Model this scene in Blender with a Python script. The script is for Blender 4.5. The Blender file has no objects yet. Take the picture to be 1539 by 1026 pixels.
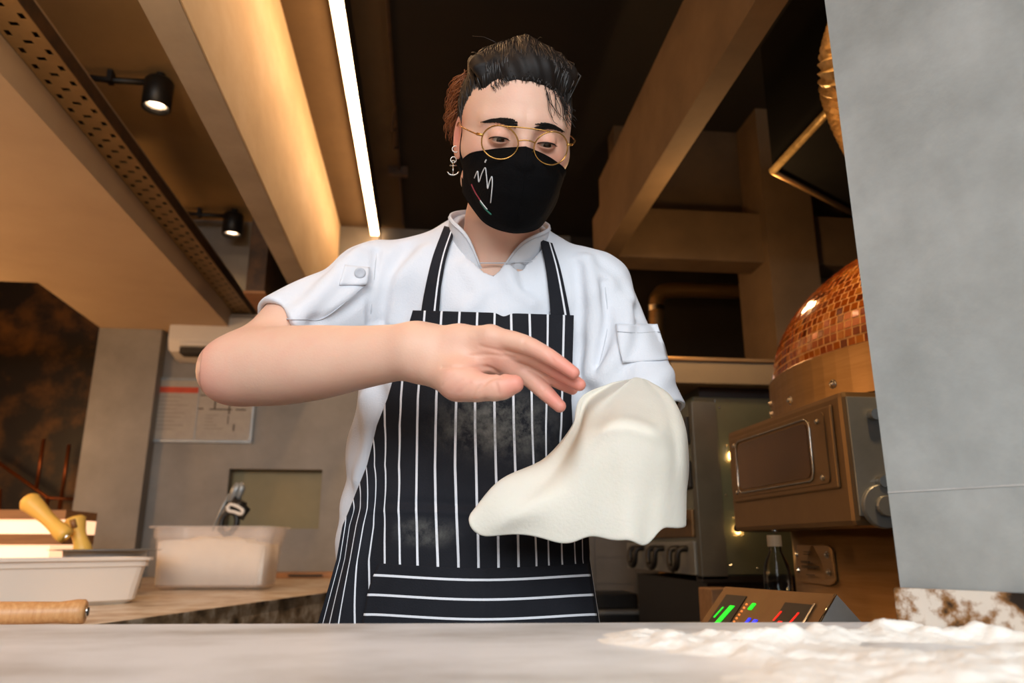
import bpy, bmesh, math, random
import numpy as np
from mathutils import Vector, Matrix
random.seed(7); rng = np.random.default_rng(7)
C = bpy.context.scene.collection
# ------------------------------------------------------------------ camera, world, lights, exposure
FPX, PITCH, YAW, CZ = 1128.0, math.radians(15.2), math.radians(6.3), 1.07
sc = bpy.context.scene
cam = bpy.data.cameras.new('camera'); cam.sensor_width = 36; cam.lens = FPX/1539*36
cam.clip_start = .02
cam.dof.use_dof = True; cam.dof.focus_distance = 0.98; cam.dof.aperture_fstop = 5.0
co = bpy.data.objects.new('camera', cam); C.objects.link(co)
co.location = (0, 0, CZ); co.rotation_euler = (math.pi/2+PITCH, 0, -YAW); sc.camera = co
w = bpy.data.worlds.new('world'); sc.world = w; w.use_nodes = True
w.node_tree.nodes['Background'].inputs[0].default_value = (.80, .90, 1, 1)
w.node_tree.nodes['Background'].inputs[1].default_value = .18
sc.view_settings.view_transform = 'Standard'; sc.view_settings.look = 'None'
sc.view_settings.gamma = 1; sc.view_settings.use_curve_mapping = False
sc.view_settings.exposure = 0.0

def light(name, kind, loc, target, power, col, **kw):
    l = bpy.data.lights.new(name, kind); l.energy = power; l.color = col
    for k, v in kw.items(): setattr(l, k, v)
    o = bpy.data.objects.new(name, l); C.objects.link(o); o.location = loc
    o.rotation_euler = (Vector(target)-Vector(loc)).to_track_quat('-Z', 'Y').to_euler()
    return o
WARM = (1, .60, .26)
light('ceiling_fill', 'AREA', (-.9, .7, 2.38), (-.9, 1.5, 3.05), 15, (1, .62, .30), shape='RECTANGLE', size=.2, size_y=1.2)  # unseen light added to brighten the ceiling; the tray holds no fixture
# daylight from the shop front window behind the camera
light('window_daylight', 'AREA', (-.3, -4.3, 3.25), (-.1, 1.0, 1.2), 440, (.90, .955, 1), shape='RECTANGLE', size=5.6, size_y=3.2)
# kitchen spotlights
light('oven_spot', 'SPOT', (.87, 1.05, 2.28), (1.15, 1.75, 1.45), 34, WARM, spot_size=1.5, spot_blend=.6, shadow_soft_size=.05)
light('hood_lamp', 'POINT', (1.0, 2.35, 2.05), (0, 0, 0), 9, WARM, shadow_soft_size=.05)
light('counter_spot', 'SPOT', (-1.6, 1.6, 2.25), (-1.1, 2.6, .95), 4, WARM, spot_size=1.2, spot_blend=.7, shadow_soft_size=.05)
light('wall_spot', 'SPOT', (-.15, 3.3, 2.95), (-.08, 4.6, 1.15), 55, WARM, spot_size=.52, spot_blend=.15, shadow_soft_size=.03)
light('unseen_warm_light', 'POINT', (-2.9, 3.9, 1.7), (0, 0, 0), 34, (1, .52, .18), shadow_soft_size=.12)
light('unseen_warm_light', 'POINT', (-2.7, 2.3, 1.75), (0, 0, 0), 46, (1, .55, .24), shadow_soft_size=.15)  # unseen second light, added to brighten the soffit underside

def hd(px, py):           # direction of a photograph pixel, in metres per metre
    a = px-769.5; up = 513-py
    fw = FPX*math.cos(PITCH)-up*math.sin(PITCH); v = FPX*math.sin(PITCH)+up*math.cos(PITCH)
    return np.array([a*math.cos(YAW)+fw*math.sin(YAW), -a*math.sin(YAW)+fw*math.cos(YAW), v]), fw
def P(px, py, D):         # point at forward distance D
    d, fw = hd(px, py); return np.array([0, 0, CZ])+d*D/fw
def at_z(px, py, z):
    d, fw = hd(px, py); return np.array([0, 0, CZ])+d*(z-CZ)/d[2]
def at_y(px, py, y):
    d, fw = hd(px, py); return np.array([0, 0, CZ])+d*y/d[1]
RGT = np.array([math.cos(YAW), -math.sin(YAW), 0]); FWD = np.array([math.sin(YAW), math.cos(YAW), 0]); UPV = np.array([0, 0, 1.])

# ------------------------------------------------------------------ materials
def lin(h):
    h = h.lstrip('#'); v = [int(h[i:i+2], 16)/255 for i in (0, 2, 4)]
    return tuple(x/12.92 if x <= .04045 else ((x+.055)/1.055)**2.4 for x in v)+(1,)
def mat(name, col, rough=.6, metal=0, col2=None, scale=5, detail=6, lo=.35, hi=.65, bump=0, bscale=None, stretch=(1, 1, 1),
        sss=0, emit=None, estr=0, spec=.5, col3=None, coat=0, aniso=0):
    m = bpy.data.materials.new(name); m.use_nodes = True; nt = m.node_tree; N = nt.nodes; L = nt.links
    b = N['Principled BSDF']; b.inputs['Base Color'].default_value = lin(col); b.inputs['Roughness'].default_value = rough
    b.inputs['Metallic'].default_value = metal; b.inputs['Specular IOR Level'].default_value = spec
    b.inputs['Coat Weight'].default_value = coat; b.inputs['Anisotropic'].default_value = aniso
    if sss:
        b.inputs['Subsurface Weight'].default_value = sss; b.inputs['Subsurface Radius'].default_value = (1, .35, .2); b.inputs['Subsurface Scale'].default_value = .008
    if emit: b.inputs['Emission Color'].default_value = lin(emit); b.inputs['Emission Strength'].default_value = estr
    if col2 or bump:
        tc = N.new('ShaderNodeTexCoord'); mp = N.new('ShaderNodeMapping'); mp.inputs['Scale'].default_value = stretch
        L.new(tc.outputs['Object'], mp.inputs[0])
    if col2:
        n = N.new('ShaderNodeTexNoise'); n.inputs['Scale'].default_value = scale; n.inputs['Detail'].default_value = detail; n.inputs['Roughness'].default_value = .62
        L.new(mp.outputs[0], n.inputs[0]); r = N.new('ShaderNodeValToRGB'); e = r.color_ramp.elements
        e[0].position = lo; e[0].color = lin(col); e[1].position = hi; e[1].color = lin(col2)
        if col3: q = r.color_ramp.elements.new((lo+hi)/2); q.color = lin(col3)
        L.new(n.outputs[0], r.inputs[0]); L.new(r.outputs[0], b.inputs['Base Color'])
    if bump:
        n2 = N.new('ShaderNodeTexNoise'); n2.inputs['Scale'].default_value = bscale or scale*6; n2.inputs['Detail'].default_value = 5
        L.new(mp.outputs[0], n2.inputs[0]); bp = N.new('ShaderNodeBump'); bp.inputs['Strength'].default_value = bump; bp.inputs['Distance'].default_value = .004
        L.new(n2.outputs[0], bp.inputs['Height']); L.new(bp.outputs[0], b.inputs['Normal'])
    return m
def thin_glass(name, tint='#ffffff', mixf=.12, rough=.03):
    m = bpy.data.materials.new(name); m.use_nodes = True; nt = m.node_tree; N = nt.nodes; L = nt.links
    N.remove(N['Principled BSDF']); t = N.new('ShaderNodeBsdfTransparent'); t.inputs[0].default_value = lin(tint)
    g = N.new('ShaderNodeBsdfGlossy'); g.inputs['Roughness'].default_value = rough
    f = N.new('ShaderNodeLayerWeight'); f.inputs[0].default_value = mixf
    mx = N.new('ShaderNodeMixShader'); L.new(f.outputs['Fresnel'], mx.inputs[0]); L.new(t.outputs[0], mx.inputs[1]); L.new(g.outputs[0], mx.inputs[2])
    L.new(mx.outputs[0], N['Material Output'].inputs[0]); return m
def milky(name, col, fac, rough=.35):      # translucent plastic: part clear, part body colour
    m = bpy.data.materials.new(name); m.use_nodes = True; nt = m.node_tree; N = nt.nodes; L = nt.links
    b = N['Principled BSDF']; b.inputs['Base Color'].default_value = lin(col); b.inputs['Roughness'].default_value = rough
    t = N.new('ShaderNodeBsdfTransparent'); t.inputs[0].default_value = lin('#fffdfb'); mx = N.new('ShaderNodeMixShader'); mx.inputs[0].default_value = fac
    L.new(t.outputs[0], mx.inputs[1]); L.new(b.outputs[0], mx.inputs[2]); L.new(mx.outputs[0], N['Material Output'].inputs[0]); return m
M = {}
M['conc_pillar'] = mat('pillar_concrete', '#828684', .75, col2='#acb0af', scale=6, detail=13, lo=.27, hi=.74, bump=.25, bscale=38, spec=.3)
M['conc_wall'] = mat('wall_concrete', '#6e6a63', .55, col2='#8b8780', scale=2.2, detail=8, lo=.3, hi=.7, bump=.12, bscale=40)
M['conc_beam'] = mat('beam_concrete', '#9a9084', .75, col2='#ada397', scale=3, detail=8, bump=.3, bscale=30)
M['plywood'] = mat('beam_plaster', '#c3aa86', .7, col2='#dcc8a8', scale=2.2, detail=9, lo=.32, hi=.68, stretch=(2.6, .9, 1.5), bump=.2, bscale=25, col3='#d0b892')
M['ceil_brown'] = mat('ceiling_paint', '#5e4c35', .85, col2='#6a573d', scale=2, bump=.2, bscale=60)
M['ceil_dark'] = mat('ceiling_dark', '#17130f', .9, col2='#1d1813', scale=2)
M['soffit'] = mat('soffit_plaster', '#b39f8a', .8, col2='#bba892', scale=3, bump=.1, bscale=80)
M['black'] = mat('black_metal', '#0f0e0e', .45, col2='#171615', scale=30)
M['black_wall'] = mat('dark_wall', '#241d16', .8, col2='#2e261d', scale=3)
M['rust'] = mat('rusty_steel', '#3d3129', .6, .4, col2='#5a422e', scale=14)
M['bronze'] = mat('bronze_panel', '#1a1006', .45, .2, col2='#6b4412', scale=4.5, detail=10, lo=.45, hi=.72, bump=.3, bscale=16)
M['copper'] = mat('copper_rod', '#8a4a22', .4, .8, col2='#7a3f1c', scale=9)
M['steel'] = mat('brushed_steel', '#a58358', .36, .75, col2='#96754c', scale=6, stretch=(1, 1, 14), bump=.04, bscale=60)
M['steel_grey'] = mat('steel_grey', '#8f9598', .38, .4, col2='#82888a', scale=8)
M['conc_warm_lit'] = mat('concrete_warm_lit', '#5d4a34', .8, col2='#705a40', scale=3, detail=8, bump=.3, bscale=30)  # brown of the warm lighting is put into the concrete colour
M['wall_brown'] = mat('brown_wall', '#43331f', .8, col2='#554229', scale=2.5, detail=8, bump=.2, bscale=30)
M['steel_warm'] = mat('steel_oven_door', '#826a4c', .45, .75, col2='#776045', scale=5, detail=9, bump=.05, bscale=50)
M['chrome'] = mat('chrome', '#d8d6d0', .16, 1, col2='#c9c7c2', scale=20)
M['foil'] = mat('foil_duct', '#e8c68c', .3, .65, col2='#b3935f', scale=40, bump=.5, bscale=60)
M['grout'] = mat('grout', '#dcae70', .8, col2='#cc9c5e', scale=60)
M['dark_glass'] = mat('dark_glass', '#596154', .1, 0, col2='#626a5c', scale=3, spec=.8)
M['window_glass'] = mat('oven_window', '#6a4a2a', .18, .35, col2='#513820', scale=5, spec=.8)
M['granite'] = mat('granite', '#2c231d', .35, col2='#cfc3b0', scale=10, detail=10, lo=.36, hi=.62, col3='#8a7458')
M['granite_top'] = mat('granite_top', '#a58a6b', .35, col2='#d8cdbc', scale=9, detail=9, lo=.35, hi=.6, col3='#c3ad90')
M['counter'] = mat('counter_stone', '#bdbab5', .3, col2='#eef0f2', scale=5, detail=10, lo=.32, hi=.58, col3='#dcdddd', stretch=(1, 1.8, 1), bump=.25, bscale=70)
M['flour'] = mat('flour', '#f4f1ea', .95, col2='#eeebe4', scale=30, bump=.5, bscale=160, spec=.1)
M['white_plastic'] = milky('white_plastic', '#f2e6d8', .92)
M['clear_plastic'] = milky('clear_plastic', '#f2e8e0', .24, .15)
M['yellow'] = mat('yellow_plastic', '#ffcb62', .45, col2='#fcc456', scale=6)
M['pinwood'] = mat('beech_wood', '#c58d55', .42, col2='#d9a873', scale=9, detail=8, stretch=(14, 14, 1.2))
M['wood'] = mat('plank_wood', '#a97743', .5, col2='#8c5e34', scale=5, stretch=(1, 12, 12))
M['lightwood'] = mat('pale_wood', '#a08060', .6, col2='#8c6d4e', scale=5, stretch=(1, 12, 12))
M['white'] = mat('white_enamel', '#d6d1c8', .4, col2='#d0cbc2', scale=4)
M['paper'] = mat('paper', '#a1978a', .6, col2='#a99f90', scale=30)
M['red'] = mat('red_print', '#c8441c', .6, col2='#bc3d18', scale=20)
M['ink'] = mat('dark_ink', '#2b2418', .7, col2='#30281b', scale=20)
M['greyink'] = mat('grey_ink', '#8a8274', .7, col2='#827a6d', scale=20)
M['olive'] = mat('olive_panel', '#7f744c', .5, col2='#73683f', scale=2.5)
M['led'] = mat('led_diffuser', '#fff0d8', .5, emit='#ffca94', estr=30)
M['lamp_glow'] = mat('lamp_glow', '#fff0e0', .5, emit='#ffdcb8', estr=9)
M['glint'] = mat('reflection_glow', '#ffe0b0', .5, emit='#ffb868', estr=14)  # emission imitates warm lamps mirrored in the deck oven glass
M['strip'] = mat('lit_shelf', '#ffe8d0', .5, emit='#ffc79a', estr=1.3)
M['skin'] = None
M['floor'] = mat('floor_tile', '#4a453f', .5, col2='#57524b', scale=3)
M['cloth_white'] = mat('white_cotton', '#d9dce2', .85, col2='#d2d5dc', scale=5, bump=.18, bscale=420, spec=.2)
M['thread'] = mat('seam_thread', '#c3c6cd', .8, col2='#bcbfc6', scale=60)
M['mask'] = mat('mask_cloth', '#070607', .9, col2='#0b0a0b', scale=9, bump=.35, bscale=500, spec=.1)
M['emb_white'] = mat('white_thread', '#d8d8d8', .7, col2='#c8c8c8', scale=90)
M['emb_red'] = mat('red_thread', '#8c2230', .7, col2='#7c1c28', scale=90)
M['emb_green'] = mat('green_thread', '#1d6a58', .7, col2='#185848', scale=90)
M['gold'] = mat('gold_wire', '#c08f4c', .22, .85, col2='#b38443', scale=50)
M['silver'] = mat('silver', '#b9b7b2', .25, 1, col2='#a5a39e', scale=50)
M['hair'] = mat('dark_hair', '#120d0b', .6, col2='#1c140f', scale=30, spec=.25)
M['hair_strand'] = mat('hair_strand', '#100b08', .38, col2='#2b1e16', scale=120, lo=.4, hi=.7)
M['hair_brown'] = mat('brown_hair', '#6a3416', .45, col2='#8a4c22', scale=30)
M['dough'] = mat('dough', '#ded9cd', .72, col2='#d8d3c5', scale=6, bump=.12, bscale=260, spec=.25, sss=.08)
M['trouser'] = mat('trouser_cloth', '#1d1d20', .9, col2='#232327', scale=9)
M['lens'] = thin_glass('spectacle_lens', '#fbfaf4', .10)
M['bottle'] = thin_glass('bottle_plastic', '#f4f8f6', .25, .08)
M['eye_white'] = mat('eye_white', '#cfc0b6', .15, col2='#c8b8ae', scale=60)
M['iris'] = mat('iris_brown', '#2b1a10', .12, col2='#3a2618', scale=200)
for k, c in (('led_green', '#16e02c'), ('led_red', '#f02418'), ('led_blue', '#2a36f0'), ('led_orange', '#e0803c')):
    M[k] = mat(k, c, .5, emit=c, estr=1.2)
tile_cols = ['#93430f', '#a65616', '#7a340c', '#b8702c', '#66290a', '#9c4c12']
M['tiles'] = [mat('glass_tile_%s' % n, c, .12, .25, col2=c, scale=20, spec=.8, coat=.5) for n, c in zip(('amber', 'orange', 'rust', 'honey', 'brown', 'red'), tile_cols)]

# ------------------------------------------------------------------ mesh helpers
def link(name, me, m, parent=None, loc=None, smooth=False):
    o = bpy.data.objects.new(name, me); C.objects.link(o)
    if m is not None and not me.materials:
        for x in (m if isinstance(m, (list, tuple)) else [m]): me.materials.append(x)
    if parent is not None: o.parent = parent
    if loc is not None: o.location = loc
    if smooth: me.polygons.foreach_set('use_smooth', [True]*len(me.polygons))
    return o
def tag(o, label=None, cat=None, group=None, kind=None):
    for k, v in (('label', label), ('category', cat), ('group', group), ('kind', kind)):
        if v: o[k] = v
    return o
def thing(name, label, cat, loc=(0, 0, 0), rz=0, group=None):
    o = bpy.data.objects.new(name, None); C.objects.link(o); o.location = loc; o.rotation_euler = (0, 0, rz); o.empty_display_size = .05
    return tag(o, label, cat, group)
def bm_box(bm, x0, x1, y0, y1, z0, z1, bev=0):
    b2 = bmesh.new(); bmesh.ops.create_cube(b2, size=1)
    for v in b2.verts: v.co = Vector(((x0+x1)/2+v.co.x*(x1-x0), (y0+y1)/2+v.co.y*(y1-y0), (z0+z1)/2+v.co.z*(z1-z0)))
    if bev: bmesh.ops.bevel(b2, geom=b2.edges[:], offset=bev, segments=2, affect='EDGES', profile=.6)
    merge(bm, b2)
def merge(bm, b2):
    t = bpy.data.meshes.new('t'); b2.to_mesh(t); b2.free(); bm.from_mesh(t); bpy.data.meshes.remove(t)
def bm_prism(bm, poly, z0, z1, bev=0):
    b2 = bmesh.new(); f = b2.faces.new([b2.verts.new((x, y, z0)) for x, y in poly]); r = bmesh.ops.extrude_face_region(b2, geom=[f])
    for v in r['geom']:
        if isinstance(v, bmesh.types.BMVert): v.co.z = z1
    bmesh.ops.recalc_face_normals(b2, faces=b2.faces[:])
    if bev: bmesh.ops.bevel(b2, geom=b2.edges[:], offset=bev, segments=2, affect='EDGES')
    merge(bm, b2)
def bm_lathe(bm, prof, n=40, axis='Z', cx=0, cy=0, cz=0, a0=0, a1=2*math.pi):
    full = abs(a1-a0-2*math.pi) < 1e-6; cols = []
    for i in range(n if full else n+1):
        a = a0+(a1-a0)*i/n; cols.append([bm.verts.new((cx+r*math.cos(a), cy+r*math.sin(a), cz+z)) for r, z in prof])
    for i in range(n):
        A, B = cols[i], cols[(i+1) % len(cols)]
        for j in range(len(prof)-1):
            try: bm.faces.new((A[j], B[j], B[j+1], A[j+1]))
            except ValueError: pass
def tube_data(pts, rad, n=6, closed=False):
    pts = [Vector(p) for p in pts]; V = []; F = []; k = len(pts); rr = rad if isinstance(rad, (list, tuple, np.ndarray)) else [rad]*k
    up = None
    for i, p in enumerate(pts):
        t = (pts[(i+1) % k]-pts[i-1]) if closed else (pts[min(i+1, k-1)]-pts[max(i-1, 0)])
        t.normalize()
        if up is None: up = t.orthogonal().normalized()
        u = (up-t*up.dot(t)); u = u.normalized() if u.length > 1e-6 else t.orthogonal().normalized(); up = u; v = t.cross(u)
        for j in range(n):
            a = 2*math.pi*j/n; V.append(p+(u*math.cos(a)+v*math.sin(a))*rr[i])
    for i in range(k if closed else k-1):
        for j in range(n):
            a = i*n+j; b = i*n+(j+1) % n; c = ((i+1) % k)*n+(j+1) % n; d = ((i+1) % k)*n+j; F.append((a, b, c, d))
    if not closed: F.append(tuple(range(n))[::-1]); F.append(tuple((k-1)*n+j for j in range(n)))
    return V, F
def bm_tube(bm, pts, rad, n=8, closed=False):
    V, F = tube_data(pts, rad, n, closed); vs = [bm.verts.new(v) for v in V]
    for f in F:
        try: bm.faces.new([vs[i] for i in f])
        except ValueError: pass
def bm_sphere(bm, c, r, seg=12, scale=(1, 1, 1)):
    b2 = bmesh.new(); bmesh.ops.create_uvsphere(b2, u_segments=seg, v_segments=max(6, seg*2//3), radius=r)
    for v in b2.verts: v.co = Vector((v.co.x*scale[0]+c[0], v.co.y*scale[1]+c[1], v.co.z*scale[2]+c[2]))
    merge(bm, b2)
def fin(name, bm, m, parent=None, loc=None, smooth=False, normals=True, rot=None):
    if normals: bmesh.ops.recalc_face_normals(bm, faces=bm.faces[:])
    me = bpy.data.meshes.new(name); bm.to_mesh(me); bm.free(); o = link(name, me, m, parent, loc, smooth)
    if rot: o.rotation_euler = rot
    return o
def box(name, m, x0, x1, y0, y1, z0, z1, parent=None, bev=0, kind=None):
    bm = bmesh.new(); bm_box(bm, x0, x1, y0, y1, z0, z1, bev); o = fin(name, bm, m, parent)
    return tag(o, kind=kind)
def prism(name, m, poly, z0, z1, parent=None, bev=0, kind=None):
    bm = bmesh.new(); bm_prism(bm, poly, z0, z1, bev); return tag(fin(name, bm, m, parent), kind=kind)
def tube(name, m, pts, rad, parent=None, n=8, closed=False, loc=None):
    bm = bmesh.new(); bm_tube(bm, pts, rad, n, closed); return fin(name, bm, m, parent, loc, True)
def spline(pts, n):        # Catmull-Rom through points
    p = np.array(pts, float); p = np.vstack([2*p[0]-p[1], p, 2*p[-1]-p[-2]]); out = []
    m = len(p)-3
    for t in np.linspace(0, m-1e-9, n):
        i = int(t); u = t-i; a, b, c, d = p[i:i+4]
        out.append(.5*((2*b)+(c-a)*u+(2*a-5*b+4*c-d)*u*u+(3*b-a-3*c+d)*u**3))
    return np.array(out)
def pmesh(name, V, F, m, parent=None, base=None, smooth=True):
    V = np.asarray(V, float)
    if base is not None: V = V-np.asarray(base)
    me = bpy.data.meshes.new(name); me.from_pydata(V.tolist(), [], [tuple(int(i) for i in f) for f in F]); me.update()
    return link(name, me, m, parent, None, smooth)
def grid_faces(nr, nc, wrap=False):
    F = []
    for i in range(nr-1):
        for j in range(nc if wrap else nc-1):
            k = (j+1) % nc; F.append((i*nc+j, i*nc+k, (i+1)*nc+k, (i+1)*nc+j))
    return F
def solid(o, t, off=0):
    s = o.modifiers.new('thickness', 'SOLIDIFY'); s.thickness = t; s.offset = off; return o

# ------------------------------------------------------------------ the room
def at_x(px, py, x):
    d, fw = hd(px, py); return np.array([0, 0, CZ])+d*x/d[0]
S = 'structure'
box('floor', M['floor'], -5, 3.4, -3.4, 6.2, -.1, 0, kind=S)
box('ceiling', mat('ceiling_left_lit', '#a3875f', .85, col2='#b0946a', scale=2, bump=.2, bscale=60), -5, -.715, -1.2, 6.2, 3.07, 3.2, kind=S)  # lighter copy of the ceiling colour, painting in the warm light here
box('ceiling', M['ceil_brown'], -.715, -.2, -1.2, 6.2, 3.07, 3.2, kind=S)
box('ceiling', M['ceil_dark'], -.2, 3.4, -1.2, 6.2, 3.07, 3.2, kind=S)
box('wall_left', M['black_wall'], -4.4, -4.2, -3.4, 6.2, 0, 3.07, kind=S)
box('wall_right', M['black_wall'], 3.2, 3.4, -3.4, 6.2, 0, 3.07, kind=S)
NX0, NX1, NZ0, NZ1 = -1.16, -.625, 1.163, 1.505
bm = bmesh.new()
for a in ((-1.6, NX0, 0, 3.07), (NX1, .9, 0, 3.07), (NX0, NX1, 0, NZ0), (NX0, NX1, NZ1, 3.07)): bm_box(bm, a[0], a[1], 4.6, 4.8, a[2], a[3])
bmesh.ops.remove_doubles(bm, verts=bm.verts[:], dist=1e-4)
wb = fin('wall_back', bm, M['conc_wall']); tag(wb, kind=S)
box('niche_panel', M['olive'], NX0, NX1, 4.70, 4.72, NZ0, NZ1, parent=wb)
box('wall_back', M['black_wall'], .9, 3.2, 4.6, 4.8, 0, 3.07, kind=S)
box('wall_front', M['conc_wall'], -1.955, -1.6, 4.5, 4.8, 0, 3.07, kind=S)
dado = box('wall_back', M['conc_wall'], .5, 1.75, 4.585, 4.6, 0, 1.3, kind=S)
for r_ in range(5):
    for c_ in range(5): box('tile', M['conc_wall'], .505+c_*.25+(.0), .748+c_*.25, 4.577, 4.585, .552+r_*.15, .698+r_*.15, parent=dado)
box('wall_far', M['bronze'], -4.2, -1.8, 5.7, 5.8, 0, 3.07, kind=S)
# lowered soffit on the left
prism('trim_1', M['soffit'], [(-4.2, .2), (-1.19, .2), (-1.19, 4.595), (-1.6, 4.595), (-1.6, 4.495), (-1.95, 4.495), (-1.925, 3.7), (-4.2, 3.7)], 2.31, 2.62, kind=S)
# ceiling beams
bm = bmesh.new(); bm_box(bm, -.712, -.617, -1.2, 4.598, 2.31, 3.07); b1 = fin('trim_2', bm, M['conc_beam']); tag(b1, kind=S)
box('plaster_face', M['plywood'], -.617, -.612, -1.2, 4.59, 2.312, 3.07, parent=b1)
box('trim_3', M['conc_warm_lit'], .735, .812, -1.2, 3.05, 2.31, 2.68, kind=S)
prism('trim_4', M['conc_warm_lit'], [(.735, 3.05), (.735, 3.2), (3.2, 3.2), (3.2, 3.05)], 2.31, 2.55, kind=S)
box('wall_kitchen', M['wall_brown'], .86, 1.49, 3.22, 3.34, 2.48, 3.07, kind=S)
box('trim_5', M['conc_warm_lit'], 1.49, 1.72, 3.0, 3.34, 0, 3.07, kind=S)
box('wall_kitchen', M['wall_brown'], 1.72, 3.2, 3.22, 3.34, 0, 3.07, kind=S)
# near concrete pillar
A = np.array([.436, .684]); dB = np.array([.485, -.875]); Bp = A+dB*.75
prism('wall_pillar', M['conc_pillar'], [tuple(A), tuple(Bp), (1.3, .2), (.95, 1.0)], 0, 3.07, kind=S)
jl = bmesh.new(); dn_ = np.array([-.875, -.485]); pz = [1.118, 1.1195]
bm_prism(jl, [tuple(A+dn_*.0006), tuple(Bp+dn_*.0006), tuple(Bp), tuple(A)], *pz); tag(fin('trim_6', jl, mat('joint_line', '#b4b4b2', .8, col2='#a0a09e', scale=30)), kind=S)
# ceiling fittings
lamp = thing('linear_light', 'long glowing warm white linear ceiling light beside the deep plastered beam', 'ceiling light', (-.385, 2.4, 3.0))
bm = bmesh.new(); bm_box(bm, -.032, .032, -3.4, 2.15, .02, .07); bm_box(bm, .034, .038, -3.4, 2.15, -.05, .07); fin('housing', bm, M['black'], lamp)
bm = bmesh.new(); bm_box(bm, -.023, .023, -3.4, 2.15, -.005, .0195); fin('diffuser', bm, M['led'], lamp)
tray = thing('cable_tray', 'perforated metal cable tray running along the edge of the lowered soffit', 'cable tray', (-1.13, 2.4, 2.41))
def tray_mesh():
    bm = bmesh.new()
    x0, x1, st = -.055, .055, .075; y = -2.2
    cols = [(-.055, -.043), (-.043, -.028), (-.028, -.012), (-.012, .012), (.012, .028), (.028, .043), (.043, .055)]
    ny = int(4.35/st)
    for i in range(ny):
        ya = y+i*st; rows = [(ya, ya+.02), (ya+.02, ya+.045), (ya+.045, ya+.058), (ya+.058, ya+st)]
        for r, (a, b) in enumerate(rows):
            for c, (p, q) in enumerate(cols):
                if (r == 1 and c in (1, 5)) or (r == 3 and c == 3): continue
                vs = [bm.verts.new(v) for v in ((p, a, 0), (q, a, 0), (q, b, 0), (p, b, 0))]; bm.faces.new(vs)
    bmesh.ops.remove_doubles(bm, verts=bm.verts[:], dist=1e-5); return bm
bm = tray_mesh(); o = fin('perforated_base', bm, mat('tray_metal', '#9c8158', .5, .35, col2='#8f7650', scale=9), tray, normals=False); solid(o, .002)
for x in (-.057, .055):
    bm = bmesh.new(); bm_box(bm, x, x+.002, -2.2, 2.15, 0, .05); fin('side_rail', bm, M['rust'], tray)
bm = bmesh.new(); bm_box(bm, -.05, .05, -2.2, 2.15, .04, .05); fin('cables', bm, M['black'], tray)
for i, (x, y, t) in enumerate(((-1.22, 3.03, 'the nearer'), (-1.235, 4.66, 'the farther'))):
    if i: y = 4.42
    s = thing('ceiling_spotlight', ('black cylinder ceiling spotlight glowing above the long soffit, the larger and nearer one' if i == 0 else
              'small far black ceiling spotlight next to the hanging rusty plate'), 'ceiling light', (x, y, 2.90), 0, 'black cylinder spotlights')
    bm = bmesh.new(); bm_lathe(bm, [(.045, .02), (.052, .0), (.056, -.002), (.06, .0), (.06, .128), (.052, .138), (0, .138)], 32); o = fin('shade', bm, M['black'], s, smooth=True)
    bm = bmesh.new(); bm_lathe(bm, [(.0, .05), (.035, .05), (.0525, .002)], 32); fin('reflector', bm, M['white'], s, smooth=True)
    bm = bmesh.new(); bm_lathe(bm, [(0, .018), (.03, .022), (.033, .04), (0, .048)], 24); fin('lamp', bm, M['lamp_glow'], s)
    bm = bmesh.new(); bm_tube(bm, [(-.05, .0, .125), (-.2, .01, .13), (-.36, .0, .135)], .014); fin('conduit', bm, M['black'], s, smooth=True)
    bm = bmesh.new(); bm_box(bm, -.215, -.195, -.02, .02, .11, .165); fin('bracket', bm, M['black'], s)
    bm = bmesh.new(); bm_lathe(bm, [(.02, .13), (.02, .17)], 12); fin('stem', bm, M['black'], s)
    light('spot_beam', 'SPOT', (x, y, 2.895), (x, y, 0), 6, WARM, spot_size=1.5, spot_blend=.6, shadow_soft_size=.04)
hp = thing('hanging_plate', 'rusty steel plate hanging down beside the beam at the back', 'steel plate', (-.86, 3.9, 2.27))
bm = bmesh.new(); bm_box(bm, -.055, .035, -.30, .35, .0, .8, .004); fin('plate', bm, M['rust'], hp)
bm = bmesh.new(); bm_box(bm, -.062, .042, -.31, .36, -.012, .0); fin('rim', bm, M['wood'], hp)  # lighter colour stands in for light on the plate's bottom edge
cd = thing('ceiling_conduit', 'thin metal conduit with small brackets along the dark ceiling', 'conduit', (-.205, 2.6, 3.05))
bm = bmesh.new(); bm_tube(bm, [(0, -3, 0), (0, 1.9, 0)], .006); fin('pipe', bm, M['rust'], cd, smooth=True)
bm = bmesh.new(); bm_box(bm, -.06, .045, 1.15, 1.19, -.03, .02); fin('junction_box', bm, M['rust'], cd)
for yy in (.55, .72):
    bm = bmesh.new(); bm_tube(bm, [(0, yy, 0), (-.015, yy+.1, -.06), (.0, yy+.2, 0)], .006); fin('bracket', bm, M['rust'], cd)
# air conditioner, poster
ac = thing('air_conditioner', 'white wall-mounted split air conditioner behind the elbow', 'air conditioner', (-1.12, 4.6, 2.13))
bm = bmesh.new(); bm_prism(bm, [(0, 0), (-.19, .03), (-.22, .09), (-.215, .24), (-.18, .27), (0, .27)], -.4, .4, .006)
for v in bm.verts: v.co = Vector((v.co.z, v.co.x, v.co.y))
fin('casing', bm, M['white'], ac)
bm = bmesh.new(); bm_box(bm, -.33, .33, -.215, -.12, .012, .05); fin('outlet_slot', bm, M['ink'], ac)
bm = bmesh.new(); bm_box(bm, -.33, .33, -.228, -.212, .055, .075, .004); fin('flap', bm, M['white'], ac)
bm = bmesh.new(); bm_box(bm, -.36, .36, -.226, -.222, .235, .24); fin('panel_seam', bm, M['greyink'], ac)
ps = thing('evacuation_plan', 'framed evacuation plan with red header and floor plan on the grey wall', 'poster', (-1.325, 4.6, 1.665))
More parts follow.
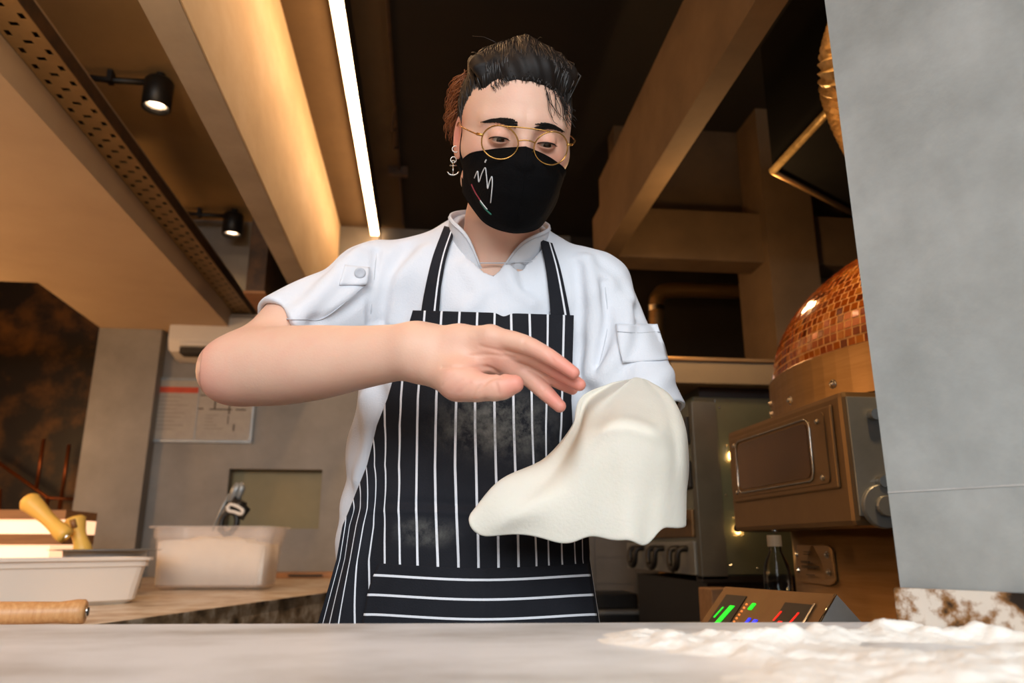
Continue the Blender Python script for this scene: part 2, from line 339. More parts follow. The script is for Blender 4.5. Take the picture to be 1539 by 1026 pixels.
bm = bmesh.new(); bm_box(bm, -.30, .27, -.012, -.001, 0, .36); fin('sheet', bm, M['paper'], ps)
bm = bmesh.new()
for a in ((-.31, .28, -.012, .004), (-.31, .28, .356, .372), (-.31, -.296, .0, .36), (.266, .28, .0, .36)): bm_box(bm, a[0], a[1], -.02, 0, a[2], a[3])
fin('frame', bm, M['steel_grey'], ps)
bm = bmesh.new(); bm_box(bm, -.285, -.055, -.0135, -.012, .283, .318); fin('red_header', bm, M['red'], ps)
bm = bmesh.new()
for a in ((-.04, .06, .268, .274), (.045, .054, .19, .27), (-.045, -.015, .186, .194), (.02, .15, .184, .191), (.13, .138, .16, .26), (.17, .23, .184, .191), (.165, .173, .06, .1), (.13, .135, .1, .15), (.06, .2, .285, .29)):
    bm_box(bm, a[0], a[1], -.0135, -.012, a[2], a[3])
fin('floor_plan', bm, M['ink'], ps)['kind'] = 'stuff'
bm = bmesh.new()
for i in range(9): bm_box(bm, -.28, -.28+.1+.12*random.random(), -.0133, -.012, .255-i*.024, .259-i*.024)
for i in range(5): bm_box(bm, .0, .04+.08*random.random(), -.0133, -.012, .15-i*.02, .154-i*.02)
fin('text_lines', bm, M['greyink'], ps)['kind'] = 'stuff'
bm = bmesh.new(); bm_box(bm, -.052, -.047, -.016, -.012, 0, .36); fin('centre_fold', bm, M['steel_grey'], ps)
gl = bmesh.new(); bm_box(gl, -.296, .266, -.0185, -.0165, .004, .356); fin('glass', gl, thin_glass('poster_glass', '#ffffff', .18, .06), ps)
# bar behind: stair railing and lit display shelves
sr = thing('stair_railing', 'copper-toned stair railing in the dark room on the left', 'railing', (-3.4, 5.35, 0))
q = lambda px, py: at_y(px, py, 5.35)-np.array([-3.4, 5.35, 0])
for n_, pts in (('rail', [(-30, 675), (72, 748), (112, 750)]), ('post', [(66, 660), (54, 738)]), ('post', [(104, 668), (92, 750)]), ('post', [(0, 735), (-6, 900)])):
    fin_pts = [q(*c) for c in pts]; tube(n_, M['copper'], fin_pts, .012, sr)
q0, q1 = q(72, 748), q(92, 750)
tube('post', M['copper'], [q0, (q0[0], q0[1], 0.0)], .014, sr); tube('post', M['copper'], [q1, (q1[0], q1[1], 0.0)], .014, sr)
xr = at_y(98, 800, 3.3)[0]; zs = [float(at_y(50, y_, 3.3)[2])-.9 for y_ in (840, 818, 802, 780, 766)]; zs[0] = zs[0]-0
ds = thing('display_shelf', 'warmly lit two-tier display shelf at the far left of the back counter', 'shelf', (xr-.55, 3.3, .9))
for nm, z0, z1, m, d in (('plinth', 0, zs[0]+.0005, 'wood', .02), ('lit_panel', zs[0], zs[1], 'strip', .0), ('board', zs[1], zs[2], 'wood', .02), ('lit_panel', zs[2], zs[3], 'strip', 0), ('board', zs[3], zs[4], 'wood', .02)):
    bm = bmesh.new(); bm_box(bm, -.55, .55-(.05 if z0 == zs[0] else 0), .0-d, .28, z0, z1-.0005); fin(nm, bm, M[m], ds)
bm = bmesh.new(); bm_sphere(bm, (.14, .1, zs[4]+.016), .03, 12, (1.5, 1, .6)); fin('puck_light', bm, M['strip'], ds)

# ------------------------------------------------------------------ work surfaces
ct = thing('worktop', 'flour-dusted grey stone worktop in the foreground', 'worktop', (0, .4, 0))
yb = lambda x: .751-.081*x
n_ = np.array([-.875, -.485])*.012; a2 = A+n_; b2 = Bp+n_
poly = [(-1.5, .02), (Bp[0]-.02, .02), (b2[0]-.004, b2[1]), (a2[0]-.002, a2[1]), (a2[0]+.01, yb(a2[0])), (-1.5, yb(-1.5))]
bm = bmesh.new(); bm_prism(bm, [(x, y-.4) for x, y in poly], .96, 1.0, .003); fin('stone_slab', bm, M['counter'], ct)
bm = bmesh.new(); bm_box(bm, -1.4, .40, -.34, .24, 0, .96); fin('cabinet', bm, M['black'], ct)
cb = thing('splashback', 'brown and cream granite splashback strip at the foot of the concrete pillar', 'splashback', (0, 0, 1.0))
n0 = np.array([-.875, -.485]); poly = [tuple(A+n0*.0135), tuple(Bp+n0*.0135), tuple(Bp+n0*.001), tuple(A+n0*.001)]
bm = bmesh.new(); bm_prism(bm, poly, .0, .033, .001); o = fin('granite_strip', bm, mat('granite_strip', '#1d130b', .3, col2='#d8d0c4', scale=30, detail=9, lo=.37, hi=.55, col3='#8b6238'), cb)
lc = thing('back_counter', 'granite topped counter running to the grey wall on the left', 'counter', (-1, 2.5, 0))
poly = [(-2.6, .98), (-1.01, .98), (-.09, 3.9), (-.09, 4.595), (-1.595, 4.595), (-1.595, 4.495), (-2.6, 4.495)]
L_ = [(x+1, y-2.5) for x, y in poly]
bm = bmesh.new(); bm_prism(bm, L_, .86, .9, .004); fin('granite_top', bm, M['granite_top'], lc)
bm = bmesh.new(); bm_prism(bm, [(-.01, -1.52), (.91, 1.4), (.88, 1.41), (-.04, -1.51)], .80, .8995); fin('granite_edge', bm, M['granite'], lc)
bm = bmesh.new(); bm_prism(bm, [(-1.55, -1.45), (-.12, -1.45), (.8, 1.45), (.8, 1.98), (-.55, 1.98), (-.55, 1.9), (-1.55, 1.9)], 0, .86); fin('cabinet', bm, M['black'], lc)
wp = thing('wooden_board', 'narrow wooden board lying at the back of the granite counter', 'board', (-.75, 4.42, .9))
bm = bmesh.new(); bm_box(bm, -.42, .5, -.1, .1, 0, .028, .004); fin('plank', bm, M['wood'], wp)
bm = bmesh.new(); bm_box(bm, .02, .2, -.105, -.1, .008, .02); fin('hand_slot', bm, M['ink'], wp)

# flour pile on the worktop
def vnoise(x, y, s):
    return (np.sin(x*s+1.3*np.sin(y*s*.7+s))+np.sin(y*s*1.1+1.7*np.sin(x*s*.8-s*2))+np.sin((x+y)*s*.63+2.1*np.sin((x-y)*s*.5)))/3
nx, ny = 210, 130
xs = np.linspace(.03, .62, nx); ys = np.linspace(.30, .70, ny); X, Y = np.meshgrid(xs, ys)
g = lambda cx, cy, rx, ry: np.exp(-(((X-cx)/rx)**2+((Y-cy)/ry)**2)**2)
ridge = np.exp(-((Y-(.635-.13*X-.02*np.sin(X*30)))/.022)**2)*(1/(1+np.exp(-(X-.215)/.012)))
ridge2 = np.exp(-((X-(.215+.04*np.sin(Y*18)))/.03)**2)*np.exp(-((Y-.56)/.08)**2)
H = .0105*np.maximum(ridge, ridge2*.9)*(.72+.5*vnoise(X, Y, 90)+.35*vnoise(X, Y, 210))
H += .007*g(.40, .42, .20, .09)*(.7+.5*vnoise(X, Y, 70)+.3*vnoise(X, Y, 190))
H += .0022*g(.37, .54, .15, .10)*(.4+1.0*vnoise(X, Y, 50)+.4*vnoise(X, Y, 150))
H += .0012*rng.random(X.shape)*(H > .002)
edge = Y < (A[1]-.04-(X-A[0])*1.80)      # stop short of the granite strip
H = np.where(edge | (X < .40), H, -.001)-.0008
V = np.stack([X, Y, 1.0+np.maximum(H, -.0002)], -1).reshape(-1, 3)
F = [f for f in grid_faces(ny, nx) if max(H.reshape(-1)[list(f)]) > 0]
used = sorted({i for f in F for i in f}); re_ = {i: k for k, i in enumerate(used)}
o = pmesh('flour', V[used], [[re_[i] for i in f] for f in F], M['flour'], base=(.3, .5, 1.0)); o.location = (.3, .5, 1.0)
tag(o, 'loose white flour scattered on the stone worktop in front of the pillar', 'flour', kind='stuff')

# ------------------------------------------------------------------ things on the back counter
def tub(bm, w0, d0, w1, d1, h, t=.004, r=.05, lip=.018):
    def ring(w, d, z, rr):
        out = []
        for cx, cy, a in ((1, 1, 0), (-1, 1, 90), (-1, -1, 180), (1, -1, 270)):
            for k in range(5):
                an = math.radians(a+90*k/4); out.append((cx*(w/2-rr)+rr*math.cos(an), cy*(d/2-rr)+rr*math.sin(an), z))
        return out
    R = [ring(w0-2*.02, d0-.04, 0, r*.6), ring(w0, d0, .012, r), ring(w1, d1, h*.80, r), ring(w1+.012, d1+.012, h*.81, r), ring(w1+.014, d1+.014, h-.008, r),
         ring(w1+.014+2*lip, d1+.014+2*lip, h-.008, r+lip*.5), ring(w1+.014+2*lip, d1+.014+2*lip, h, r+lip*.5), ring(w1+.004, d1+.004, h, r), ring(w1-2*t, d1-2*t, h*.8, r), ring(w0-2*t, d0-2*t, .014+t, r), ring(w0-.05, d0-.05, .006+t, r*.6)]
    vs = [[bm.verts.new(v) for v in q] for q in R]; n = 20
    for a, b in zip(vs, vs[1:]):
        for j in range(n): bm.faces.new((a[j], a[(j+1) % n], b[(j+1) % n], b[j]))
    bm.faces.new(vs[0][::-1]); bm.faces.new(vs[-1])
p0, p1 = at_z(226, 887, .9), at_z(394, 887, .9)
wd = float(np.linalg.norm(p1-p0)); ang = math.atan2(p1[1]-p0[1], p1[0]-p0[0]); nrm = np.array([-math.sin(ang), math.cos(ang), 0])
fc = thing('flour_container', 'clear plastic food container full of flour on the granite counter', 'container', tuple((p0+p1)/2+nrm*.10), ang)
bm = bmesh.new(); tub(bm, wd, .20, wd+.03, .23, .245); fin('tub', bm, M['clear_plastic'], fc)
bm = bmesh.new(); nx_ = 24
vs = []
for j in range(12):
    for i in range(nx_):
        u, v = i/(nx_-1)*2-1, j/11*2-1; z = .185+.022*math.exp(-((u-.0)**2*2.2+(v)**2))+.004*math.sin(9*u+5*v)-.012*(u > .6)
        vs.append(bm.verts.new((u*(wd/2-.006), v*.094, z)))
for f in grid_faces(12, nx_): bm.faces.new([vs[i] for i in f])
bd = [i for i in range(nx_)]+[j*nx_+nx_-1 for j in range(1, 12)]+[11*nx_+i for i in range(nx_-2, -1, -1)]+[j*nx_ for j in range(10, 0, -1)]
low = [bm.verts.new((vs[i].co.x*.985, vs[i].co.y*.985, .02)) for i in bd]
for k in range(len(bd)): bm.faces.new((vs[bd[k]], vs[bd[(k+1) % len(bd)]], low[(k+1) % len(bd)], low[k]))
bm.faces.new(low); o = fin('flour_fill', bm, M['flour'], fc, smooth=True); o['kind'] = 'stuff'
# scoop / can-opener like tool standing in the flour
tp = P(343, 800, 3.18); tool = thing('kitchen_tool', 'black and grey handled kitchen tool with white ring standing in the flour', 'kitchen tool', tuple(tp), 0)
def loc(px, py, D=3.18): return P(px, py, D)-tp
def link_ring(bm, pts, r): bm_tube(bm, spline(pts+[pts[0]], 40)[:-1], r, 8, True)
bm = bmesh.new(); link_ring(bm, [loc(*c) for c in ((331, 795), (335, 778), (345, 770), (354, 773), (356, 785), (350, 797), (340, 803))], .012); fin('handle', bm, M['black'], tool, smooth=True)
bm = bmesh.new(); link_ring(bm, [loc(c[0], c[1], 3.155) for c in ((342, 762), (347, 758), (357, 761), (365, 767), (362, 772), (352, 769), (344, 767))], .0075); fin('white_ring', bm, M['white'], tool, smooth=True)
bm = bmesh.new(); bm_tube(bm, [loc(343, 768), loc(354, 755), loc(368, 768), loc(362, 780)], [.018, .03, .024, .012], 10); bm_tube(bm, [loc(352, 757), loc(366, 764)], [.03, .026], 10); fin('body', bm, M['black'], tool, smooth=True)
bm = bmesh.new(); bm_tube(bm, [loc(347, 755), loc(355, 735), loc(360, 727)], [.018, .02, .016], 10); bm_tube(bm, [loc(356, 752), loc(364, 733), loc(361, 726)], [.013, .015, .012], 8); fin('grey_arm', bm, M['steel_grey'], tool, smooth=True)
bm = bmesh.new(); bm_tube(bm, [loc(319, 797), loc(333, 765), loc(345, 742)], .006, 8); fin('wire', bm, M['steel_grey'], tool, smooth=True)
# long white box
p0, p1 = at_z(212, 906, .9), at_z(60, 915, .9); dr = (p1-p0)/np.linalg.norm(p1-p0); nr = np.array([dr[1], -dr[0], 0]);
if nr[1] < 0: nr = -nr
cw = .78; cpos = p0+dr*cw/2+nr*.09; hb = .135
bxx = thing('dough_box', 'long milky white plastic box at the left end of the granite counter', 'box', (cpos[0], cpos[1], .9), math.atan2(-dr[1], -dr[0]))
bm = bmesh.new(); tub(bm, cw, .16, cw+.03, .18, hb, .006, .04, .010); fin('tub', bm, M['white_plastic'], bxx)
# steel bowl with yellow-handled scrapers
bc = P(158, 838, 2.82)
bw = thing('steel_pan', 'shallow steel pan with flat rim behind the long white box', 'pan', (bc[0], bc[1], .9))
zt = float(P(158, 826, 2.70)[2]-.9)
bm = bmesh.new(); bm_lathe(bm, [(0, 0), (.09, 0), (.125, .02), (.135, zt-.02), (.137, zt-.004), (.185, zt-.002), (.186, zt), (.136, zt+.002), (.13, zt-.02), (.12, .024), (.085, .006), (0, .006)], 40); fin('pan_body', bm, M['steel_grey'], bw, smooth=True)
for i, (pts, lb) in enumerate((([(40, 750), (60, 768), (85, 792), (100, 806)], 'yellow plastic grip leaning far left out of the steel pan'), ([(112, 777), (116, 795), (122, 815), (126, 832)], 'upright yellow plastic grip beside the leaning yellow one'))):
    DG = 2.74+.07*i; tb = P(*pts[-1], DG); h = thing('scraper', lb, 'scraper', tuple(tb), 0, 'yellow grips in the steel pan')
    pp = spline([P(a, b, DG)-tb for a, b in pts], 14); k = np.linspace(0, 1, 14)
    rad = .030+.004*np.sin(k*9)-.004*k; rad[0] = .026; rad[1] = .037; rad[2] = .034
    bm = bmesh.new(); bm_tube(bm, pp, rad, 16); fin('grip', bm, M['yellow'], h, smooth=True)
    e = pp[-1]; d = (pp[-1]-pp[-3]); d /= np.linalg.norm(d)
    bm = bmesh.new(); bm_tube(bm, [e-d*.01, e+d*(.004 if i == 0 else .055)], [.012, .01], 8); fin('blade', bm, M['chrome'], h)
    if i == 1:
        bm = bmesh.new(); a_, b_ = pp[1]+np.array([.004, -.029, 0]), pp[4]+np.array([.004, -.028, 0]); bm_tube(bm, [a_, b_], [.012, .010], 10); fin('hang_slot', bm, M['wood'], h, smooth=True)
# rolling pin
pa, pb = at_z(-70, 944, .9), at_z(127, 938, .9); pa[2] = pb[2] = .9+.027
rp = thing('rolling_pin', 'pale wooden rolling pin at the left edge of the granite counter', 'rolling pin', tuple(pb))
u = (pa-pb)/np.linalg.norm(pa-pb)
prof = [(0, .022), (.004, .0265), (.02, .0268), (.04, .024), (.055, .0225), (.09, .0235), (.20, .0262), (.45, .027)]
bm = bmesh.new(); bm_tube(bm, [u*s for s, r in prof], [r for s, r in prof], 24); fin('body', bm, M['pinwood'], rp, smooth=True)
bm = bmesh.new(); bm_tube(bm, [u*-.003, u*.001], [.0135, .0135], 20); fin('end_cap', bm, M['chrome'], rp)
bm = bmesh.new(); bm_tube(bm, [u*-.005, u*-.002], [.0095, .0095], 20); fin('end_plug', bm, M['black'], rp)

# ------------------------------------------------------------------ pizza oven
OX, OY = 1.5, 1.72
ov = thing('pizza_oven', 'domed pizza oven covered in amber mosaic tiles with steel band and door', 'oven', (OX, OY, 0))
def ray_cyl(px, py, R):
    d, _ = hd(px, py); d = d/np.linalg.norm(d); ox, oy = -OX, -OY
    a = d[0]**2+d[1]**2; b = 2*(ox*d[0]+oy*d[1]); c = ox*ox+oy*oy-R*R; q = b*b-4*a*c
    t = (-b-math.sqrt(max(q, 0)))/(2*a); return np.array([ox+d[0]*t, oy+d[1]*t, CZ+d[2]*t])
bm = bmesh.new(); bm_lathe(bm, [(.0, 0), (.59, 0), (.59, 1.11), (.58, 1.115)], 96); fin('base_drum', bm, M['steel'], ov, smooth=True)
bm = bmesh.new(); bm_lathe(bm, [(.565, 1.1), (.565, 1.40)], 96); fin('drum_neck', bm, M['black'], ov, smooth=True)
bm = bmesh.new(); bm_lathe(bm, [(.565, 1.388), (.607, 1.386), (.612, 1.388), (.612, 1.497), (.608, 1.50), (.575, 1.50)], 96); fin('steel_band', bm, M['steel'], ov, smooth=False)
ZB, RB, HB = 1.498, .600, .395
bm = bmesh.new(); bm_lathe(bm, [(RB*math.cos(t), ZB+HB*math.sin(t)) for t in np.linspace(0, math.pi/2, 40)], 96); fin('grout_dome', bm, M['grout'], ov, smooth=True)
# mosaic tiles: individual ones where they show largest, the rest joined
def tile_bm(w):
    b2 = bmesh.new(); bm_box(b2, -w/2, w/2, -w/2, w/2, -.001, .0011); return b2
ts = .0172; tm = []
for m in M['tiles']:
    b2 = tile_bm(ts); me = bpy.data.meshes.new('tile'); b2.to_mesh(me); b2.free(); me.materials.append(m); tm.append(me)
arc = 0; tl = []; th = np.linspace(0, math.pi/2, 4000); pr = np.stack([RB*np.cos(th), HB*np.sin(th)], 1)
sl = np.concatenate([[0], np.cumsum(np.linalg.norm(np.diff(pr, axis=0), axis=1))]); pitch_ = .0214
for r_ in range(int(sl[-1]/pitch_)-2):
    s_ = (r_+.5)*pitch_+.002; t_ = np.interp(s_, sl, th); rad, zz = RB*math.cos(t_), HB*math.sin(t_); n = int(2*math.pi*rad/.0216); off = random.random()
    nrm = Vector((math.cos(t_)/RB, math.sin(t_)/HB)).normalized()
    for i in range(n):
        a = 2*math.pi*(i+off)/n; N3 = Vector((nrm.x*math.cos(a), nrm.x*math.sin(a), nrm.y)); p_ = Vector((rad*math.cos(a), rad*math.sin(a), ZB+zz))
        wp_ = Vector((OX, OY, 0))+p_; vdir = Vector((0, 0, CZ))-wp_; dist = vdir.length; fac = N3.dot(vdir)/dist
        az = math.degrees(math.atan2(wp_.x, wp_.y)); vis = fac > .04 and az < 33.2
        tl.append((fac/dist/dist if vis else -1, p_, N3, a))
order = sorted(range(len(tl)), key=lambda i: -tl[i][0]); rest = bmesh.new(); rv = []; rf = []; rmi = []
for k, i in enumerate(order):
    sc_, p_, N3, a = tl[i]; e1 = Vector((-math.sin(a), math.cos(a), 0)); e2 = N3.cross(e1)
    mtx = Matrix((e1, e2, N3)).transposed().to_4x4(); mtx = Matrix.Translation(p_) @ mtx @ Matrix.Rotation(random.gauss(0, .035), 4, 'X') @ Matrix.Rotation(random.gauss(0, .035), 4, 'Y') @ Matrix.Rotation(random.gauss(0, .02), 4, 'Z')
    c_ = random.choices(range(6), [5, 5, 3, 4, 2, 4])[0]
    if k < 300 and sc_ > 0:
        o = bpy.data.objects.new('tile', tm[c_]); C.objects.link(o); o.parent = ov; o.matrix_local = mtx
    else:
        b0 = len(rv); rv += [mtx @ v.co for v in tm[c_].vertices]
        for f in tm[c_].polygons: rf.append([b0+j for j in f.vertices]); rmi.append(c_)
me = bpy.data.meshes.new('mosaic'); me.from_pydata(rv, [], rf)
for m in M['tiles']: me.materials.append(m)
me.polygons.foreach_set('material_index', rmi); o = link('mosaic', me, None, ov); o['kind'] = 'stuff'
bb = bmesh.new(); bm_lathe(bb, [(0, .007), (.004, .0065), (.007, .004), (.008, 0)], 14); bm_lathe(bb, [(.008, 0), (.009, -.001), (.011, -.001), (.011, -.003)], 14)
bolt_me = bpy.data.meshes.new('bolt'); bmesh.ops.recalc_face_normals(bb, faces=bb.faces[:]); bb.to_mesh(bolt_me); bb.free(); bolt_me.materials.append(M['chrome'])
def bolt(p, n, par, s=1):
    o = bpy.data.objects.new('bolt', bolt_me); C.objects.link(o); o.parent = par; o.location = p; o.rotation_euler = Vector(n).to_track_quat('Z', 'Y').to_euler(); o.scale = (s, s, s); return o
for c in ((1187, 602), (1251, 577), (1160, 622)):
    p_ = ray_cyl(*c, .614); bolt(p_, (p_[0], p_[1], 0), ov)
for k in range(6):
    a = math.radians(-60+k*55); bolt((.614*math.cos(a), .614*math.sin(a), 1.442), (math.cos(a), math.sin(a), 0), ov)
# door assembly, facing the cook (-X)
XD = .822-OX; Y0, Y1, Z0, Z1 = 1.408-OY, 2.002-OY, 1.105, 1.372
bm = bmesh.new(); bm_box(bm, XD, XD+.22, Y0, Y1, Z0, Z1, .012); fin('door_housing', bm, M['steel_warm'], ov)
dp = box('door', M['steel_warm'], XD-.006, XD+.002, Y0+.035, Y1-.03, Z0+.075, Z1-.022, ov, .004)
def rrect(y0, y1, z0, z1, r, n=5):
    out = []
    for cy, cz, a in ((y1-r, z1-r, 0), (y0+r, z1-r, 90), (y0+r, z0+r, 180), (y1-r, z0+r, 270)):
        for k in range(n): an = math.radians(a+90*k/(n-1)); out.append((cy+r*math.cos(an), cz+r*math.sin(an)))
    return out
def xplate(name, m, y0, y1, z0, z1, r, x0, x1, par):
    bm = bmesh.new(); bm_prism(bm, rrect(y0, y1, z0, z1, r), x0, x1)
    for v in bm.verts: v.co = Vector((v.co.z, v.co.x, v.co.y))
    return fin(name, bm, m, par)
wy0, wy1, wz0, wz1 = Y0+.13, Y1-.09, Z0+.105, Z1-.045
xplate('window_surround', M['steel_warm'], Y0+.06, Y1-.05, Z0+.088, Z1-.032, .012, XD-.009, XD-.006, dp)
xplate('window_pane', M['window_glass'], wy0, wy1, wz0, wz1, .018, XD-.0115, XD-.009, dp)
tube('window_trim', M['chrome'], [(XD-.011, y, z) for y, z in rrect(wy0-.012, wy1+.012, wz0-.008, wz1+.008, .022)], .0022, dp, 6, True)
for y_, z_ in ((Y0+.085, Z0+.10), (Y0+.085, Z1-.05), (Y1-.065, Z1-.045), (Y1-.065, Z0+.10)): bolt((XD-.009, y_, z_), (-1, 0, 0), dp, .8)
bm = bmesh.new(); bm_box(bm, XD+.01, XD+.21, Y0-.004, Y0+.002, Z0+.02, Z1-.012, .002); fin('end_plate', bm, M['steel_grey'], ov)
hg = thing('h', None, None); bpy.data.objects.remove(hg)
bm = bmesh.new()
bm_lathe(bm, [(0, .012), (.04, .012), (.042, .01), (.042, 0)], 28); bm_lathe(bm, [(0, .022), (.018, .022), (.02, .018), (.02, .012)], 20)
for v in bm.verts: v.co = Vector((XD+.055+v.co.x, Y0-.004-v.co.z, Z0+.038+v.co.y))
fin('hinge', bm, M['steel_grey'], ov, smooth=False)
for z_ in (Z0+.085, Z1-.05):
    bm = bmesh.new(); bm_lathe(bm, [(0, .016), (.011, .016), (.012, .012), (.012, 0)], 14)
    for v in bm.verts: v.co = Vector((XD+.06+v.co.x, Y0-.004-v.co.z, z_+v.co.y))
    fin('hinge_knob', bm, M['chrome'], ov)
bolt((XD+.01, Y1+.002, Z0+.01), (0, 1, 0), ov); bolt((XD+.0, Y0+.35, Z0-.002), (0, 0, -1), ov, .7)
# data plate on the drum
V = []; nu, nv = 14, 8; cs = [ray_cyl(1196, 818, .593), ray_cyl(1252, 818, .593), ray_cyl(1252, 880, .593)]
a0, a1 = math.atan2(cs[0][1], cs[0][0]), math.atan2(cs[1][1], cs[1][0]); a0 %= 2*math.pi; a1 %= 2*math.pi; zt_, zb_ = cs[1][2], cs[2][2]
outl = rrect(-1, 1, -1, 1, .35, 6); bm = bmesh.new(); vs = []
cen = [(a0+a1)/2, (zt_+zb_)/2, abs(a1-a0)/2, (zt_-zb_)/2]
for rr_ in (.596, .592):
    vs.append([bm.verts.new((rr_*math.cos(cen[0]+y*cen[2]), rr_*math.sin(cen[0]+y*cen[2]), cen[1]+z*cen[3])) for y, z in outl])
bm.faces.new(vs[0])
for k in range(len(outl)): bm.faces.new((vs[0][k], vs[0][(k+1) % len(outl)], vs[1][(k+1) % len(outl)], vs[1][k]))
pl = fin('data_plate', bm, M['steel'], ov)
def onplate(y, z, r=.597): return (r*math.cos(cen[0]+y*cen[2]), r*math.sin(cen[0]+y*cen[2]), cen[1]+z*cen[3])
for y, z in ((.78, .5), (.78, -.35), (-.8, .5), (-.8, -.35)): q_ = onplate(y, z); bolt(q_, (q_[0], q_[1], 0), pl, .7)
bm = bmesh.new()
sg = -1 if a1 < a0 else 1
for z, ya, yb_, w_ in ((.12, -.6, -.05, .0016), (.05, -.6, .1, .0012), (-.12, -.55, .35, .0016), (-.2, -.55, .2, .0012), (.62, -.3, .1, .0014), (.5, -.35, .0, .0014), (-.55, -.3, .15, .0012)):
    bm_tube(bm, [onplate(y*1, z, .5955) for y in np.linspace(ya, yb_, 7)], w_, 4)
fin('plate_marks', bm, M['ink'], pl)
# side table with control panel and bottle
st = thing('side_table', 'steel side table under the control panel beside the oven', 'table', (.63, 1.5, 0))
bm = bmesh.new(); bm_box(bm, -.22, .20, -.26, .5, .85, .88, .003); fin('table_top', bm, M['steel_grey'], st)
for x_ in (-.2, .18):
    for y_ in (-.24, .48): box('leg', M['steel_grey'], x_-.015, x_+.015, y_-.015, y_+.015, 0, .85, st)
r0, r1 = P(1256, 893, 1.27), P(1090, 881, 1.27); r1 = P(1090, 881, 1.27*1.19); r1[2] = r0[2]
cp = thing('control_panel', 'sloping steel oven control panel with green red and blue lit displays', 'control panel', tuple(r0))
dv = (r1-r0); Ln = np.linalg.norm(dv); e1 = dv/Ln; nn = np.array([e1[1], -e1[0], 0]);
if nn[0] > 0: nn = -nn
zb0 = .88-r0[2]
def wedge(name, sec, m, l0=0, l1=None, par=cp):
    l1 = Ln if l1 is None else l1; bm = bmesh.new(); rows = [[bm.verts.new(e1*l+nn*s+UPV*z) for s, z in sec] for l in (l0, l1)]
    k = len(sec)
    for i in range(k): bm.faces.new((rows[0][i], rows[0][(i+1) % k], rows[1][(i+1) % k], rows[1][i]))
    bm.faces.new(rows[0][::-1]); bm.faces.new(rows[1]); return fin(name, bm, m, par)
sec = [(0, 0), (.092, -.092), (.092, zb0), (-.055, zb0), (-.055, -.05)]
wedge('housing', sec, M['steel_warm'], .002); wedge('end_cap', [(s*1.0, z) for s, z in sec], mat('bare_steel', '#cfd4d6', .45, .15, col2='#c2c8cb', scale=12), -.002, .002)
o = tube('edge_trim', M['chrome'], [np.zeros(3), nn*.092-UPV*.092], .0022, cp)
for l, s in ((-.004, -.02),):
    pb_ = e1*l+nn*s-UPV*.055; bolt(pb_, -e1, cp, .6)
sn = (nn+UPV); sn /= np.linalg.norm(sn); sd = (nn-UPV)/math.sqrt(2)
def facebox(name, m, l0, l1, t0, t1, h0=0.0, h1=.002, slant=0, par=cp):
    bm = bmesh.new(); vv = []
    for h in (h0, h1):
        vv.append([bm.verts.new(e1*(l+slant*(t-t0))+sd*t+sn*h) for l, t in ((l0, t0), (l1, t0), (l1, t1), (l0, t1))])
    bm.faces.new(vv[0][::-1]); bm.faces.new(vv[1])
    for k in range(4): bm.faces.new((vv[0][k], vv[0][(k+1) % 4], vv[1][(k+1) % 4], vv[1][k]))
    return fin(name, bm, m, par)
d1_ = facebox('display', M['black'], .030, .092, .026, .12); d2_ = facebox('display', M['black'], Ln-.075, Ln-.02, .02, .12)
facebox('display_frame', M['chrome'], .026, .030, .024, .12, 0, .003)
for l0, l1, t0, t1, m in ((Ln-.062, Ln-.05, .045, .11, 'led_green'), (Ln-.036, Ln-.033, .05, .075, 'led_green')): facebox('lit_segment', M[m], l0, l1, t0, t1, .002, .003, .25, d2_)
for l0, l1, t0, t1, m in ((.072, .080, .066, .11, 'led_red'), (.048, .051, .045, .075, 'led_red'), (.086, .089, .046, .066, 'led_red')): facebox('lit_segment', M[m], l0, l1, t0, t1, .002, .003, .25, d1_)
for k in range(8): facebox('indicator', M['led_orange'], Ln-.088+.0006*k, Ln-.085+.0006*k, .036+k*.008, .039+k*.008, 0, .002)
facebox('indicator', M['led_green'], Ln-.108, Ln-.100, .034, .048, 0, .002, .2)
facebox('indicator', M['led_blue'], Ln-.118, Ln-.113, .066, .085, 0, .002, .2); facebox('indicator', M['led_blue'], Ln-.136, Ln-.128, .068, .09, 0, .002, .2)
bp_ = P(1168, 860, 1.72); bt = thing('water_bottle', 'clear ribbed plastic bottle between control panel and oven', 'bottle', (bp_[0], bp_[1], .88))
bm = bmesh.new(); bm_lathe(bm, [(0, 0), (.026, 0), (.03, .006), (.03, .035), (.027, .042), (.03, .05), (.03, .08), (.027, .088), (.03, .096), (.03, .125), (.026, .15), (.013, .178), (.013, .19)], 28); fin('body', bm, M['bottle'], bt, smooth=True)
bm = bmesh.new(); bm_lathe(bm, [(0, .212), (.015, .212), (.0155, .21), (.0155, .188), (.013, .188)], 24); fin('cap', bm, M['greyink'], bt)
# extraction hood and foil duct
hd_ = thing('extraction_hood', 'black extraction hood with bright steel rim above the pizza oven', 'hood', (1.135, 2.2, 2.286))
pg = [(0, 0), (0, -1.15), (1.3, -1.15), (1.3, .32), (.52, .325)]
bm = bmesh.new(); bm_prism(bm, pg, 0.02, .5); fin('canopy', bm, mat('hood_black', '#0b0a09', .85, col2='#100f0d', scale=9, spec=.15), hd_)
bm = bmesh.new()
for a, b in zip(pg, pg[1:]+pg[:1]): bm_tube(bm, [(a[0], a[1], .01), (b[0], b[1], .01)], .011, 6)
fin('rim', bm, M['steel'], hd_, smooth=True)
bm = bmesh.new(); bm_tube(bm, [(0, 0, .012), (.0, -1.15, .012)], .014, 6); fin('bright_rim', bm, M['foil'], hd_, smooth=True)
fd = P(1300, 100, 1.52); dct = thing('foil_duct', 'corrugated golden foil ventilation duct peeking out behind the pillar', 'duct', tuple(fd))
